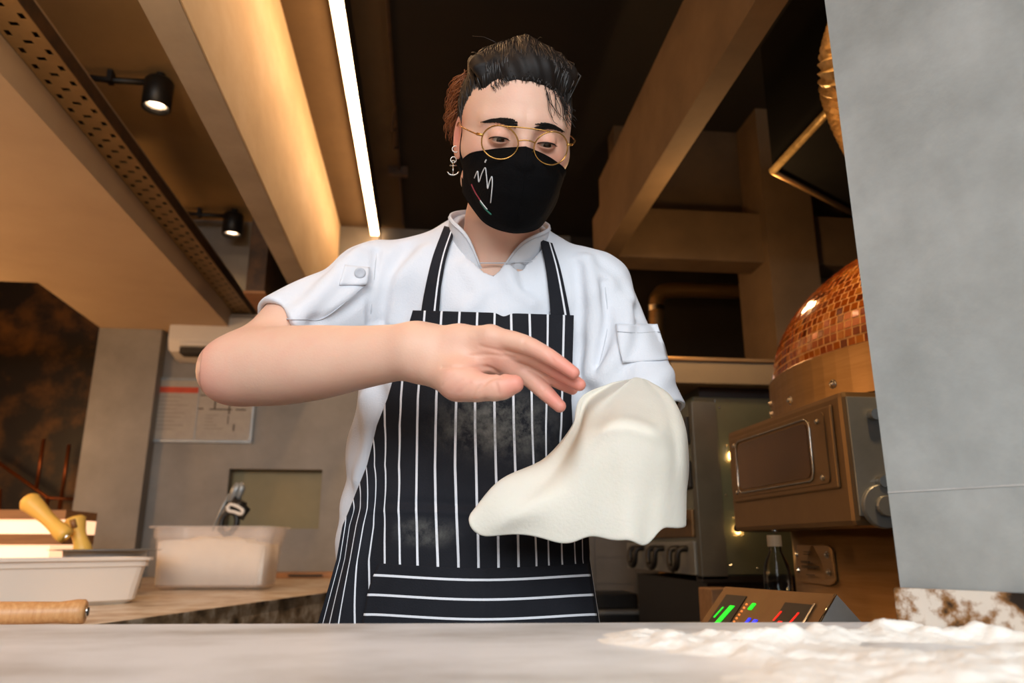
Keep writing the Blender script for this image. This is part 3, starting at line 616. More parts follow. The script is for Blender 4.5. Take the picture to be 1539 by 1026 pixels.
pp = spline([P(1330, 230, 1.7)-fd, P(1300, 165, 1.6)-fd, P(1286, 105, 1.52)-fd, P(1300, 40, 1.5)-fd, P(1330, -40, 1.52)-fd], 90)
bm = bmesh.new(); bm_tube(bm, pp, [.078+.006*(k % 3 == 0)-.004*(k % 3 == 1) for k in range(90)], 28); fin('hose', bm, M['foil'], dct, smooth=False)

# ------------------------------------------------------------------ kitchen behind
dk = thing('deck_oven', 'steel deck oven with dark glass side behind the cook', 'oven', (1.0, 2.74, 0))
bm = bmesh.new(); bm_box(bm, .0, .46, .0, 1.0, .965, 1.62, .004); fin('body', bm, M['dark_glass'], dk)
bm = bmesh.new(); bm_box(bm, -.012, .085, -.012, .03, .95, 1.60, .003); fin('corner_post', bm, mat('dull_steel', '#5f625f', .4, .4, col2='#565956', scale=9), dk)
bm = bmesh.new(); bm_box(bm, -.012, .47, -.012, .05, .94, .965, .002); fin('bottom_rail', bm, M['black'], dk)
bm = bmesh.new(); bm_box(bm, .086, .46, -.006, .002, .97, 1.61); fin('glass_panel', bm, M['dark_glass'], dk)
bm = bmesh.new(); bm_box(bm, -.02, -.001, .035, 1.0, .965, 1.085, .003); fin('control_strip', bm, M['steel_grey'], dk)
for k, y_ in enumerate((.16, .45, .75)):
    bm = bmesh.new(); bm_tube(bm, spline([(-.02, y_-.05, 1.06), (-.055, y_-.05, 1.05), (-.062, y_-.035, .99), (-.062, y_+.035, .99), (-.055, y_+.05, 1.05), (-.02, y_+.05, 1.06)], 24), .012, 8); fin('handle', bm, M['black'], dk, smooth=True)
for z_ in (1.1, 1.28, 1.45):
    bm = bmesh.new(); bm_box(bm, -.02, -.001, .04, .98, z_, z_+.1, .004); h_ = fin('oven_door', bm, M['steel_warm'] if z_ < 1.2 else M['black'], dk)
    bm = bmesh.new(); bm_tube(bm, [(-.02, .1, z_+.06), (-.06, .1, z_+.06), (-.06, .9, z_+.06), (-.02, .9, z_+.06)], .011, 8); fin('door_handle', bm, M['black'], h_)
for px, py in ((1098, 682), (1108, 792)):  # glowing pieces stand in for lamp reflections on the glass side
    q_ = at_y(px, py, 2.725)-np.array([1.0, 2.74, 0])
    bm = bmesh.new(); bm_box(bm, q_[0]-.016, q_[0]+.016, q_[1]-.02, q_[1]+.01, q_[2]-.03, q_[2]+.035, .006); lb = fin('reflection_glass', bm, M['bottle'], dk)
    bm = bmesh.new(); bm_sphere(bm, (q_[0], q_[1]-.004, q_[2]-.008), .0115, 10, (1, .8, 1.5)); fin('lamp_reflection', bm, M['glint'], lb)
for p_ in ((.10, 1.58), (.10, 1.0), (.2, .99), (.1, 1.25)): bolt((p_[0], -.006, p_[1]), (0, -1, 0), dk, .6)
bm = bmesh.new(); bm_box(bm, .02, .45, .03, .97, 0, .94); fin('stand', bm, M['black'], dk)
shf = thing('hood_shelf', 'pale steel ledge above the deck oven', 'shelf', (1.0, 2.7, 1.66))
bm = bmesh.new(); bm_box(bm, -.10, .46, -.02, 1.1, .0, .085, .004); fin('ledge', bm, mat('ledge_paint', '#7d6f5c', .7, col2='#86775f', scale=4), shf)
bm = bmesh.new(); bm_box(bm, -.12, .47, -.03, 1.1, .086, .10, .002); fin('lip', bm, M['steel'], shf)
bm = bmesh.new(); bm_box(bm, .03, .43, .05, 1.0, -.04, .0); fin('support', bm, M['black'], shf)
pv = [at_y(986, 560, 3.95), at_y(986, 465, 3.95), at_y(990, 445, 3.95), at_y(1012, 436, 3.95), at_y(1120, 438, 3.95), at_y(1190, 440, 3.95)]
vp = thing('vent_pipe', 'shiny steel vent pipe with elbow behind the deck oven', 'pipe', tuple(pv[0]))
bm = bmesh.new(); pts = spline([p_-pv[0] for p_ in pv], 40); pts[:, 1] = 0; bm_tube(bm, pts, .042, 16); fin('pipe', bm, M['steel'], vp, smooth=True)
e_ = pv[1]-pv[0]; bm = bmesh.new(); bm_tube(bm, [(e_[0], 0, e_[2]-.01), (e_[0], 0, e_[2]+.02)], .047, 16); fin('collar', bm, M['chrome'], vp)
bm = bmesh.new(); bm_tube(bm, [(0, 0, -pv[0][2]+.001), (0, 0, .02)], .0415, 16); fin('lower_pipe', bm, M['steel'], vp, smooth=True)
lq = at_y(920, 893, 4.3); eq = thing('low_appliance', 'low dark kitchen appliance against the grey wall right of the apron', 'appliance', (lq[0], 4.3, 0))
bm = bmesh.new(); bm_box(bm, -.3, .22, -.2, .25, .08, lq[2]-.09, .01); fin('cabinet', bm, M['black'], eq)
bm = bmesh.new(); bm_box(bm, -.31, .23, -.21, .25, lq[2]-.088, lq[2]-.07, .003); fin('steel_top', bm, M['steel_grey'], eq)
bm = bmesh.new(); bm_box(bm, -.25, .12, -.1, .2, lq[2]-.07, lq[2]+.01, .01); fin('lid', bm, M['black'], eq)
for x_ in (-.25, .17):
    for y_ in (-.15, .2): box('foot', M['black'], x_-.02, x_+.02, y_-.02, y_+.02, 0, .08, eq)
cq = at_y(1074, 908, 2.45); cr = thing('wooden_crate', 'stack of pale wooden blocks beneath the deck oven corner', 'crate', (cq[0], 2.45, 0))
for k in range(8):
    z_ = cq[2]+.05-k*.125; bm = bmesh.new(); bm_box(bm, -.03-.006*(k % 2), .05, -.06, .06, max(z_-.118, 0), z_, .004); fin('block', bm, M['lightwood'], cr)

# ------------------------------------------------------------------ signed distance modelling for the figure
def smin(a, b, k):
    h = np.maximum(k-np.abs(a-b), 0)/k; return np.minimum(a, b)-h*h*k*.25
def smax(a, b, k): return -smin(-a, -b, k)
def rc(p, a, b, r1, r2):
    a = np.asarray(a, float); ba = np.asarray(b, float)-a; pa = p-a; h = np.clip(pa@ba/(ba@ba), 0, 1)
    return np.linalg.norm(pa-h[:, None]*ba, axis=1)-(r1+(r2-r1)*h)
def chain(p, pts, rs, k=.01):
    d = None
    for i in range(len(pts)-1):
        e = rc(p, pts[i], pts[i+1], rs[i], rs[i+1]); d = e if d is None else smin(d, e, k)
    return d
def ell(p, c, r, R=None):
    q = p-np.asarray(c, float)
    if R is not None: q = q@R.T
    r = np.asarray(r, float); k0 = np.linalg.norm(q/r, axis=1); k1 = np.linalg.norm(q/(r*r), axis=1)
    return np.where(k1 > 1e-6, k0*(k0-1)/np.maximum(k1, 1e-6), -r.min())
BODY = np.stack([RGT, -FWD, UPV])          # figure faces the camera: right, front, up
def mesh_sdf(fn, lo, hi, h, B=8, slack=.006):
    lo = np.asarray(lo, float); n = (np.ceil((np.asarray(hi)-lo)/h/B)*B).astype(int); nb = n//B
    bi = np.stack(np.meshgrid(*[np.arange(k) for k in nb], indexing='ij'), -1).reshape(-1, 3)
    dc = fn(lo+(bi*B+B/2)*h); V = np.empty(tuple(n+1), np.float32)
    s = np.where(dc < 0, -1., 1.).astype(np.float32).reshape(tuple(nb)); V[:] = 1
    V[:-1, :-1, :-1] = s.repeat(B, 0).repeat(B, 1).repeat(B, 2)
    keep = bi[np.abs(dc) < B*h*.87*1.35+slack]
    g = np.stack(np.meshgrid(*[np.arange(B+1)]*3, indexing='ij'), -1).reshape(-1, 3)
    for i in range(0, len(keep), 400):
        idx = (keep[i:i+400, None, :]*B+g[None]).reshape(-1, 3); V[idx[:, 0], idx[:, 1], idx[:, 2]] = fn(lo+idx*h)
    neg = V < 0; cnt = np.zeros(tuple(n), np.int8); offs = [(a, b, c) for a in (0, 1) for b in (0, 1) for c in (0, 1)]
    sl = lambda o: tuple(slice(o[k], o[k]+n[k]) for k in range(3))
    for o in offs: cnt += neg[sl(o)]
    idx = np.argwhere((cnt > 0) & (cnt < 8)); acc = np.zeros((len(idx), 3)); m = np.zeros(len(idx))
    for o in offs:
        for ax in range(3):
            if o[ax]: continue
            o2 = list(o); o2[ax] = 1; A_ = idx+np.array(o); B_ = idx+np.array(o2)
            va, vb = V[A_[:, 0], A_[:, 1], A_[:, 2]], V[B_[:, 0], B_[:, 1], B_[:, 2]]; x = (va < 0) != (vb < 0)
            t = np.where(x, va/np.where(x, va-vb, 1), 0); pt = np.tile(np.array(o, float), (len(idx), 1)); pt[:, ax] += t
            acc[x] += pt[x]; m += x
    P_ = lo+(idx+acc/m[:, None])*h; vid = np.full(tuple(n), -1, np.int32); vid[idx[:, 0], idx[:, 1], idx[:, 2]] = np.arange(len(idx)); Q = []
    for ax in range(3):
        b, c = (ax+1) % 3, (ax+2) % 3; s0 = [slice(None)]*3; s1 = [slice(None)]*3
        s0[ax] = slice(0, n[ax]); s1[ax] = slice(1, n[ax]+1)
        for k in (b, c): s0[k] = slice(1, n[k]); s1[k] = slice(1, n[k])
        x = np.argwhere(neg[tuple(s0)] != neg[tuple(s1)]); x[:, b] += 1; x[:, c] += 1
        if not len(x): continue
        def cell(db, dc_): y = x.copy(); y[:, b] -= db; y[:, c] -= dc_; return vid[y[:, 0], y[:, 1], y[:, 2]]
        q = np.stack([cell(1, 1), cell(0, 1), cell(0, 0), cell(1, 0)], 1); fl = ~neg[x[:, 0], x[:, 1], x[:, 2]]; q[fl] = q[fl][:, ::-1]; Q.append(q)
    Q = np.concatenate(Q); Q = Q[(Q >= 0).all(1)]; e = .0006
    for _ in range(2):
        d = fn(P_); G = np.stack([fn(P_+np.eye(3)[k]*e)-d for k in range(3)], 1)/e
        P_ = P_-np.clip(d, -h*.6, h*.6)[:, None]*G/np.maximum((G*G).sum(1), .2)[:, None]
    return P_, Q
def np_mesh(name, V, Q, m, parent=None, base=None, attrs=None):
    me = bpy.data.meshes.new(name); V = np.asarray(V)-(0 if base is None else np.asarray(base))
    me.vertices.add(len(V)); me.vertices.foreach_set('co', V.astype(np.float32).ravel()); k = Q.shape[1]
    me.loops.add(Q.size); me.loops.foreach_set('vertex_index', Q.astype(np.int32).ravel())
    me.polygons.add(len(Q)); me.polygons.foreach_set('loop_start', np.arange(len(Q), dtype=np.int32)*k)
    me.update(calc_edges=True)
    for n_, a in (attrs or {}).items():
        at = me.attributes.new(n_, 'FLOAT', 'POINT'); at.data.foreach_set('value', np.asarray(a, np.float32))
    return link(name, me, m, parent, None, True)
def trace(fn, px, py, t0=.5, t1=1.7):
    px, py = np.asarray(px, float), np.asarray(py, float); a = px-769.5; up = 513-py
    fw = FPX*math.cos(PITCH)-up*math.sin(PITCH); v = FPX*math.sin(PITCH)+up*math.cos(PITCH)
    d = a[:, None]*RGT+fw[:, None]*FWD+v[:, None]*UPV; d /= np.linalg.norm(d, axis=1)[:, None]
    o = np.array([0, 0, CZ]); t = np.full(len(px), t0); best = t.copy(); bd = np.full(len(px), 9.)
    for _ in range(90):
        s = fn(o+d*t[:, None]); u = s < bd; bd[u] = s[u]; best[u] = t[u]; t = np.minimum(t+np.where(s > .0002, s*.8, 0), t1)
    return o+d*best[:, None], d
def dist_poly(p, pts):
    d = None
    for a, b in zip(pts, pts[1:]):
        ba = b-a; h = np.clip((p-a)@ba/max(ba@ba, 1e-9), 0, 1); e = np.linalg.norm(p-a-h[:, None]*ba, axis=1); d = e if d is None else np.minimum(d, e)
    return d
def folded(base, lines, gain=1.0):      # raises (+) or sinks (-) soft folds along lines lying on the base surface
    L = [(trace(base, *np.array(spline(pts, max(len(pts)*3, 5))).T)[0], amp, wd) for pts, amp, wd in lines]
    L = [(q, amp, wd, q.min(0)-3.2*wd, q.max(0)+3.2*wd) for q, amp, wd in L]
    def fn(p):
        d = base(p)
        for q, amp, wd, lo, hi in L:
            s = ((p > lo) & (p < hi)).all(1)
            if s.any():
                e = dist_poly(p[s], q); d[s] -= gain*amp*np.exp(-(e/wd)**2)
        return d
    return fn

# --- head
HC = np.array([0, 0, CZ])+RGT*.0023+FWD*.962+UPV*.558
hy, hp_, hr = math.radians(9.5), math.radians(28.), math.radians(1.5)
def head_axes():
    x, y, z = np.array([math.cos(hr), 0, -math.sin(hr)]), np.array([0, -1., 0]), np.array([math.sin(hr), 0, math.cos(hr)])
    c, s = math.cos(hp_), math.sin(hp_); f1 = lambda v: np.array([v[0], v[1]*c-v[2]*s, v[2]*c+v[1]*s])
    c2, s2 = math.cos(hy), math.sin(hy); f2 = lambda v: np.array([v[0]*c2-v[1]*s2, v[1]*c2+v[0]*s2, v[2]])
    return np.stack([RGT*q[0]+FWD*q[1]+UPV*q[2] for q in (f2(f1(x)), f2(f1(y)), f2(f1(z)))])
HR = head_axes()
toH = lambda p: (p-HC)@HR.T
frH = lambda q: HC+np.asarray(q, float)@HR
def schain(p, pts, rs, n=16):
    g_ = spline(np.column_stack([np.array(pts), rs]), n+1); d = None
    for a, b in zip(g_, g_[1:]):
        e = rc(p, a[:3], b[:3], a[3], b[3]); d = e if d is None else np.minimum(d, e)
    return d
EYE = [(-.0315, .0785, .0), (.0315, .0785, .0)]
def skull(q):
    d = ell(q, (0, -.012, .036), (.0745, .097, .088))
    d = smin(d, ell(q, (0, .022, .012), (.0685, .068, .072)), .03)
    d = smin(d, ell(q, (0, .028, -.048), (.057, .058, .066)), .03)
    d = smin(d, rc(q, (0, .066, -.103), (0, .060, -.1), .019, .02), .03)
    qa = q*np.array([1, 1, 1.]); qa[:, 0] = np.abs(qa[:, 0])
    d = smin(d, rc(qa, (.042, .058, -.026), (.056, .030, -.018), .019, .016), .025)
    d = smin(d, rc(qa, (.052, .0, -.062), (.022, .055, -.095), .017, .017), .03)
    return d, qa
def face_sdf(q):
    d, qa = skull(q)
    d = smin(d, rc(qa, (.010, .0855, .021), (.045, .069, .021), .0095, .008), .016)
    d = smax(d, -ell(qa, (.0325, .099, -.001), (.0185, .0165, .0125)), .014)
    d = smin(d, chain(q, [(0, .084, .016), (0, .098, -.012), (0, .112, -.034)], [.0075, .0072, .0115], .006), .014)
    d = smin(d, rc(qa, (.011, .097, -.038), (.012, .094, -.036), .0085, .0085), .008)
    lid = np.linalg.norm(qa-np.array([.0315, .0785, 0]), axis=1)-.0143
    d = smin(d, lid, .0035)
    op = ell(qa, (.0318, .0945, -.0044), (.0138, .010, .0032)); d = smax(d, -op, .0015)
    d = smin(d, rc(qa, (0, .085, -.062), (.018, .080, -.066), .010, .006), .012)
    # ears
    ea = np.array([[.25, .97, 0], [-.97, .25, 0], [0, 0, 1]]); ear = ell(qa-np.array([.077, -.012, -.002]), (0, 0, 0), (.0175, .0055, .031), np.array([[.30, -.95, .0], [.95, .30, 0], [0, 0, 1.]]))
    ear = smax(ear, -ell(qa-np.array([.083, -.008, .004]), (0, 0, 0), (.010, .006, .019), np.array([[.30, -.95, .0], [.95, .30, 0], [0, 0, 1.]])), .004)
    d = smin(d, ear, .005)
    return d
NK0, NK1 = frH((0, -.03, -.055)), P(748, 395, 1.085)
def neck(p, g=0): return chain(p, [NK0, (NK0+NK1)/2+UPV*-.005, NK1-UPV*.03], [.053+g, .052+g, .066+g], .02)
def head_sdf(p): return smin(face_sdf(toH(p)), neck(p), .022)
# --- torso, jacket
SL, SR = P(570, 430, 1.10), P(886, 446, 1.10)
def torso(p, g=0):
    d = ell(p, P(737, 500, 1.115), (.158+g, .100+g, .185+g), BODY)
    d = smin(d, ell(p, P(715, 700, 1.115), (.150+g, .098+g, .22+g), BODY), .06)
    d = smin(d, ell(p, P(697, 890, 1.115), (.168+g, .112+g, .19+g), BODY), .05)
    for s in (SL, SR): d = smin(d, rc(p, P(746, 446, 1.105), s, .050+g, .053+g), .04)
    for s in (P(642, 414, 1.10), P(838, 424, 1.10)): d = smin(d, rc(p, P(746, 386, 1.105), s, .036+g, .040+g), .03)
    return d
CUFL, CUFR = P(424, 507, 1.015), P(974, 634, 1.065)
def sleeves(p, g=0):
    a = rc(p, SL, P(400, 520, 1.0), .060+g, .062+g); n = CUFL-SL; n /= np.linalg.norm(n); a = smax(a, (p-CUFL)@n, .004)
    b = rc(p, SR, P(980, 655, 1.06), .060+g, .063+g); n = CUFR-SR; n /= np.linalg.norm(n); b = smax(b, (p-CUFR)@n, .004)
    return np.minimum(a, b)
def jacket0(p):
    d = torso(p, .012)
    d = smin(d, chain(p, [P(600, 560, 1.11), P(572, 680, 1.11), P(566, 800, 1.12)], [.05, .045, .05], .02), .04)
    return smin(d, sleeves(p), .035)
JF = [([(556, 486), (560, 440), (566, 378)], -.005, .006), ([(640, 375), (602, 420), (590, 482)], .004, .014), ([(612, 372), (578, 430), (572, 480)], -.004, .012),
      ([(700, 400), (722, 440), (700, 466)], .003, .012), ([(760, 400), (772, 432), (800, 455)], .003, .011), ([(880, 390), (893, 460), (886, 560)], .005, .013), ([(870, 400), (872, 470), (868, 560)], -.004, .010),
      ([(908, 425), (912, 490), (897, 560)], -.005, .008), ([(948, 450), (932, 520), (900, 565)], .005, .013), ([(960, 430), (955, 520), (930, 575)], -.003, .012), ([(1005, 560), (970, 580)], .004, .012), ([(985, 480), (1000, 540), (985, 570)], .003, .014),
      ([(536, 385), (485, 440), (445, 482)], .004, .013), ([(515, 385), (455, 430), (415, 465)], -.003, .012), ([(552, 440), (510, 470), (470, 484)], -.004, .009), ([(556, 415), (520, 450), (490, 475)], .003, .01), ([(545, 372), (510, 400)], .003, .012),
      ([(548, 600), (556, 660), (540, 720)], .005, .014), ([(562, 570), (575, 620), (560, 680)], -.004, .012), ([(590, 575), (600, 600)], .003, .012), ([(655, 430), (640, 468)], .003, .01), ([(905, 395), (935, 425), (955, 470)], -.002, .01), ([(780, 395), (790, 430)], -.002, .009)]
jk = folded(jacket0, JF, 1.9)
hemz = float(P(700, 870, 1.0)[2])-.09
def jacket(p):
    d = jk(p)-.0016*np.sin(p@np.array([25., -40, 55])+2*np.sin(p@np.array([40., 10, -25])))*np.sin(p@np.array([-30., 15, 22]))-.0012*np.sin(p@np.array([60., 20, 35])+2*np.sin(p@np.array([-18., 30, 22])))
    d = smax(d, hemz-p[:, 2], .004); d = smax(d, -neck(p, .011), .004)
    q = rc(p, P(455, 488, 1.035), P(380, 532, .985), .051, .050); q = np.minimum(q, rc(p, P(957, 590, 1.078), P(986, 674, 1.053), .055, .054)); return smax(d, -q, .003)
# --- arms and hands
EL, WR = P(352, 556, .955), P(616, 527, .845)
def rhand(p):
    K = [P(737, 506, .800), P(747, 522, .806), P(757, 536, .812), P(768, 550, .818)]; W0 = P(628, 527, .842)
    pal = chain(p, [W0, P(690, 512, .822), K[0]], [.028, .0165, .0130], .012)
    for k_, r in ((1, .0125), (2, .0125), (3, .0135)): pal = smin(pal, chain(p, [W0, (W0+K[k_])/2+UPV*.002, K[k_]], [.026, .015, r], .012), .014)
    pal = smin(pal, chain(p, [P(642, 548, .84), P(690, 572, .805), P(716, 582, .792)], [.021, .0205, .0150], .012), .020)
    th = chain(p, [P(708, 580, .795), P(742, 583, .786), P(756, 581, .783), P(773, 577, .780)], [.0148, .0128, .0122, .0100], .006)
    d = smin(pal, th, .007)
    fg = [([K[0], P(786, 516, .785), P(826, 536, .775), P(862, 560, .768)], [.0122, .0102, .0086, .0066]),
          ([K[1], P(800, 535, .800), P(842, 560, .790), P(871, 578, .784)], [.0122, .0104, .0088, .0068]),
          ([K[2], P(802, 553, .815), P(836, 571, .812), P(860, 584, .812)], [.0120, .0102, .0086, .0066]),
          ([K[3], P(792, 564, .816), P(818, 588, .808), P(841, 610, .802)], [.0128, .0108, .0092, .0070])]
    f = None
    for pts, rs in fg:
        e = schain(p, pts, rs, 9); d2 = e if f is None else smin(f, e, .0018); f = d2
    return smin(d, f, .006)
def rarm0(p):
    d = chain(p, [SL, P(450, 490, 1.03), EL], [.050, .046, .0385], .03)
    d = smin(d, schain(p, [EL, P(400, 551, .938), P(470, 545, .905), P(540, 537, .875), WR, P(640, 526, .838)], [.040, .0505, .0470, .0385, .0315, .0275], 40), .03)
    return smin(d, rhand(p), .012)
RF = [([(664, 551), (690, 551), (732, 552), (748, 560), (756, 566)], -.0018, .0022), ([(714, 600), (720, 584), (738, 569), (752, 566)], -.0022, .002), ([(700, 535), (735, 533), (775, 538)], -.0010, .002),
      ([(722, 520), (750, 528), (772, 542)], -.0009, .002), ([(690, 590), (706, 575)], -.0007, .0018), ([(676, 588), (694, 570)], -.0007, .0018), ([(664, 580), (680, 564)], -.0006, .0018),
      ([(824, 529), (831, 541)], -.0008, .002), ([(789, 510), (784, 522)], -.0006, .002), ([(745, 576), (750, 592)], -.0007, .002), ([(821, 580), (812, 590)], -.0007, .002)]
rarm = folded(rarm0, RF)
LE, LW = P(972, 654, 1.09), P(945, 654, .955)
def lhand(p):
    d = None
    for i, (kx, ky) in enumerate(((906, 658), (928, 653), (951, 655), (972, 661))):
        k_ = P(kx, ky, .888); e = chain(p, [LW+RGT*(i-1.5)*.010, k_], [.016, .0115], .01); d = e if d is None else smin(d, e, .014)
    f = None
    for i, (kx, ky) in enumerate(((906, 658), (928, 653), (951, 655), (972, 661))):
        k_ = P(kx, ky, .888); e = chain(p, [k_, k_-FWD*.008-UPV*.034, k_+FWD*.022-UPV*.046, k_+FWD*.036-UPV*.034], [.0112, .0098, .0085, .0072], .004); f = e if f is None else smin(f, e, .0015)
    d = smin(d, f, .006); b = P(896, 668, .93)
    return smin(d, chain(p, [LW-RGT*.018, b, b-FWD*.024-UPV*.028, b-FWD*.040-UPV*.034+RGT*.012], [.015, .0125, .0105, .0085], .005), .008)
def larm(p):
    d = chain(p, [SR, P(952, 560, 1.09), LE], [.050, .045, .040], .03)
    d = smin(d, chain(p, [LE, LE+(LW-LE)*.35, LW], [.038, .039, .025], .03), .03); return smin(d, lhand(p), .012)
# --- whole body below the clothes
FT = P(703, 900, 1.13); FX, FY = FT[0], FT[1]; BASE = np.array([FX, FY, 0])
def legs(p, g=0, cut=None):
    d = None
    for s in (-1, 1):
        h_, k_, a_ = BASE+RGT*s*.09+UPV*.88, BASE+RGT*s*.10+UPV*.49-FWD*.01, BASE+RGT*s*.105+UPV*.09+FWD*.02
        e = chain(p, [h_, k_, a_], [.085+g, .056+g, .038+g*1.5], .03); d = e if d is None else smin(d, e, .03)
    return d
def feet(p, g=0):
    d = None
    for s in (-1, 1):
        a_ = BASE+RGT*s*.105+FWD*.02; e = chain(p, [a_+UPV*.05, a_-FWD*.15+RGT*s*.015+UPV*.035], [.038+g, .034+g]); e = smin(e, rc(p, a_+UPV*.09, a_+UPV*.04, .038+g, .036+g), .03); d = e if d is None else np.minimum(d, e)
    return smax(d, .004-p[:, 2], .004)
def body(p):
    d = smin(torso(p, -.004), legs(p), .05); d = smin(d, feet(p), .03); d = smin(d, rarm0(p), .02); d = smin(d, larm(p), .02); return smin(d, head_sdf(p), .02)
def zone(fn, pts, pad, h): pts = np.array(pts); return mesh_sdf(fn, pts.min(0)-pad, pts.max(0)+pad, h)
Z = []
Z.append(zone(head_sdf, [frH((x, y, z)) for x in (-.085, .085) for y in (-.11, .115) for z in (-.13, .13)]+[NK1-UPV*.02], .012, .0013))
a_pts = [P(470, 480, 1.03), EL, WR, P(875, 600, .77), P(870, 600, .83), P(330, 500, 1.0)]
Z.append(zone(rarm, a_pts, .058, .0016))
Vr, Qr = Z[1]; wx = np.clip(((Vr-P(640, 527, .84))@RGT)/-.035, 0, 1); ea_ = np.concatenate([Qr[:, 0], Qr[:, 1], Qr[:, 2], Qr[:, 3]]); eb_ = np.concatenate([Qr[:, 1], Qr[:, 2], Qr[:, 3], Qr[:, 0]])
ea_, eb_ = np.concatenate([ea_, eb_]), np.concatenate([eb_, ea_]); deg = np.maximum(np.bincount(ea_, minlength=len(Vr)), 1)
for _ in range(40): Vr = Vr+(np.stack([np.bincount(ea_, Vr[eb_, k], len(Vr)) for k in range(3)], 1)/deg[:, None]-Vr)*(.7*wx)[:, None]
Z[1] = (Vr, Qr)
l_pts = [P(985, 610, 1.09), LE, LW, P(890, 660, .85), P(985, 640, .85)]
Z.append(zone(larm, l_pts, .058, .0024))
boxes = []
for (V_, Q_) in Z: boxes.append((V_.min(0)+.012, V_.max(0)-.012))
Vb, Qb = mesh_sdf(body, BASE+np.array([-.46, -.36, -.01]), BASE+np.array([.46, .26, 1.5]), .0085, slack=.02)
cen = Vb[Qb].mean(1); kill = np.zeros(len(Qb), bool)
for lo, hi in boxes: kill |= ((cen > lo) & (cen < hi)).all(1)
for (V_, Q_), fn in zip(Z, ('h', 'r', 'l')): pass
Qb = Qb[~kill]
# fine zones keep only their own limb
Vr, Qr = Z[1]; dd = np.minimum(np.linalg.norm(Vr-SL, axis=1), 9)
VV, QQ, o_ = [], [], 0
for V_, Q_ in Z+[(Vb, Qb)]: VV.append(V_); QQ.append(Q_+o_); o_ += len(V_)
VV = np.concatenate(VV); QQ = np.concatenate(QQ)
RED = [(EL+(P(318, 575, .95)-EL)*.8, .045, .75), (P(870, 575, .776), .03, .9), (P(845, 610, .80), .026, .9), (P(776, 576, .775), .022, .8), (P(835, 545, .77), .03, .5), (P(690, 585, .79), .03, .35), (P(745, 545, .80), .03, .3),
       (frH((-.043, .075, -.03)), .03, .45), (frH((.043, .075, -.03)), .03, .7), (frH((0, .11, -.03)), .02, .5), (frH((-.08, -.01, 0)), .03, .9), (frH((.08, -.01, 0)), .03, .8), (frH((-.0315, .09, .003)), .014, .35), (frH((.0315, .09, .003)), .014, .35)]
tint = np.zeros(len(VV))
for c_, r_, a_ in RED: tint += a_*np.exp(-(np.linalg.norm(VV-c_, axis=1)/r_)**2)
m = mat('skin', '#d9ab8d', .48, sss=.18, spec=.4); nt = m.node_tree; b = nt.nodes['Principled BSDF']
at = nt.nodes.new('ShaderNodeAttribute'); at.attribute_name = 'tint'; tc = nt.nodes.new('ShaderNodeTexCoord'); nz = nt.nodes.new('ShaderNodeTexNoise'); nz.inputs['Scale'].default_value = 45; nz.inputs['Detail'].default_value = 6
nt.links.new(tc.outputs['Object'], nz.inputs[0]); ad = nt.nodes.new('ShaderNodeMath'); ad.operation = 'MULTIPLY_ADD'; nt.links.new(nz.outputs[0], ad.inputs[0]); ad.inputs[1].default_value = .5
sb = nt.nodes.new('ShaderNodeMath'); sb.operation = 'SUBTRACT'; nt.links.new(at.outputs['Fac'], sb.inputs[0]); sb.inputs[1].default_value = .2; nt.links.new(sb.outputs[0], ad.inputs[2])
rp_ = nt.nodes.new('ShaderNodeValToRGB'); rp_.color_ramp.elements[0].color = lin('#dab19a'); rp_.color_ramp.elements[1].color = lin('#d98d7c'); nt.links.new(ad.outputs[0], rp_.inputs[0]); nt.links.new(rp_.outputs[0], b.inputs['Base Color'])
n2 = nt.nodes.new('ShaderNodeTexNoise'); n2.inputs['Scale'].default_value = 380; n2.inputs['Detail'].default_value = 3; nt.links.new(tc.outputs['Object'], n2.inputs[0]); bp = nt.nodes.new('ShaderNodeBump'); bp.inputs['Strength'].default_value = .12; bp.inputs['Distance'].default_value = .002
nt.links.new(n2.outputs[0], bp.inputs['Height']); nt.links.new(bp.outputs[0], b.inputs['Normal']); M['skin'] = m
person = np_mesh('person', VV, QQ, m, None, BASE, {'tint': np.clip(tint, 0, 1)}); person.location = BASE
tag(person, 'person in white chef jacket, black mask and striped apron tossing dough', 'person')
PB = BASE
def child(name, V, Q, m, par=None, **k): return np_mesh(name, V, Q, m, par or person, PB, **k)
def ptube(name, m, pts, r, par=None, n=6, closed=False):
    V, F = tube_data([Vector(np.asarray(p)-PB) for p in pts], r, n, closed); return pmesh(name, [tuple(v) for v in V], F, m, par or person)
def ptubes(name, m, items, par=None, n=5):
    VV, FF = [], []
    for pts, r in items:
        V, F = tube_data([Vector(np.asarray(p)-PB) for p in pts], r, n); o = len(VV); VV += [tuple(v) for v in V]; FF += [[i+o for i in f] for f in F]
    return pmesh(name, VV, FF, m, par or person)
# eyes
for ex, ey, ez in EYE:
    bm = bmesh.new(); bmesh.ops.create_uvsphere(bm, u_segments=28, v_segments=20, radius=.0122)
    g_ = np.array([.10, .82, -.42]); g_ /= np.linalg.norm(g_); c_ = frH((ex, ey, ez))-PB
    for f in bm.faces:
        d = np.array(f.calc_center_median().normalized()); d = d@np.eye(3); a = math.degrees(math.acos(max(-1, min(1, d[2])))); f.material_index = 2 if a < 12 else 1 if a < 28 else 0
    q_ = Vector(g_@HR).to_track_quat('Z', 'Y')
    for v in bm.verts: v.co = q_ @ v.co+Vector(c_)
    o = fin('eye', bm, [M['eye_white'], M['iris'], M['black']], person, smooth=True)
def onface(x, z, off=.0, up=.25):      # point on the face surface at head-local x, z
    y = np.linspace(.16, .0, 600); q = np.stack([np.full(600, x), y, np.full(600, z)], 1); d = face_sdf(q); i = int(np.argmax(d < off)); return q[i]
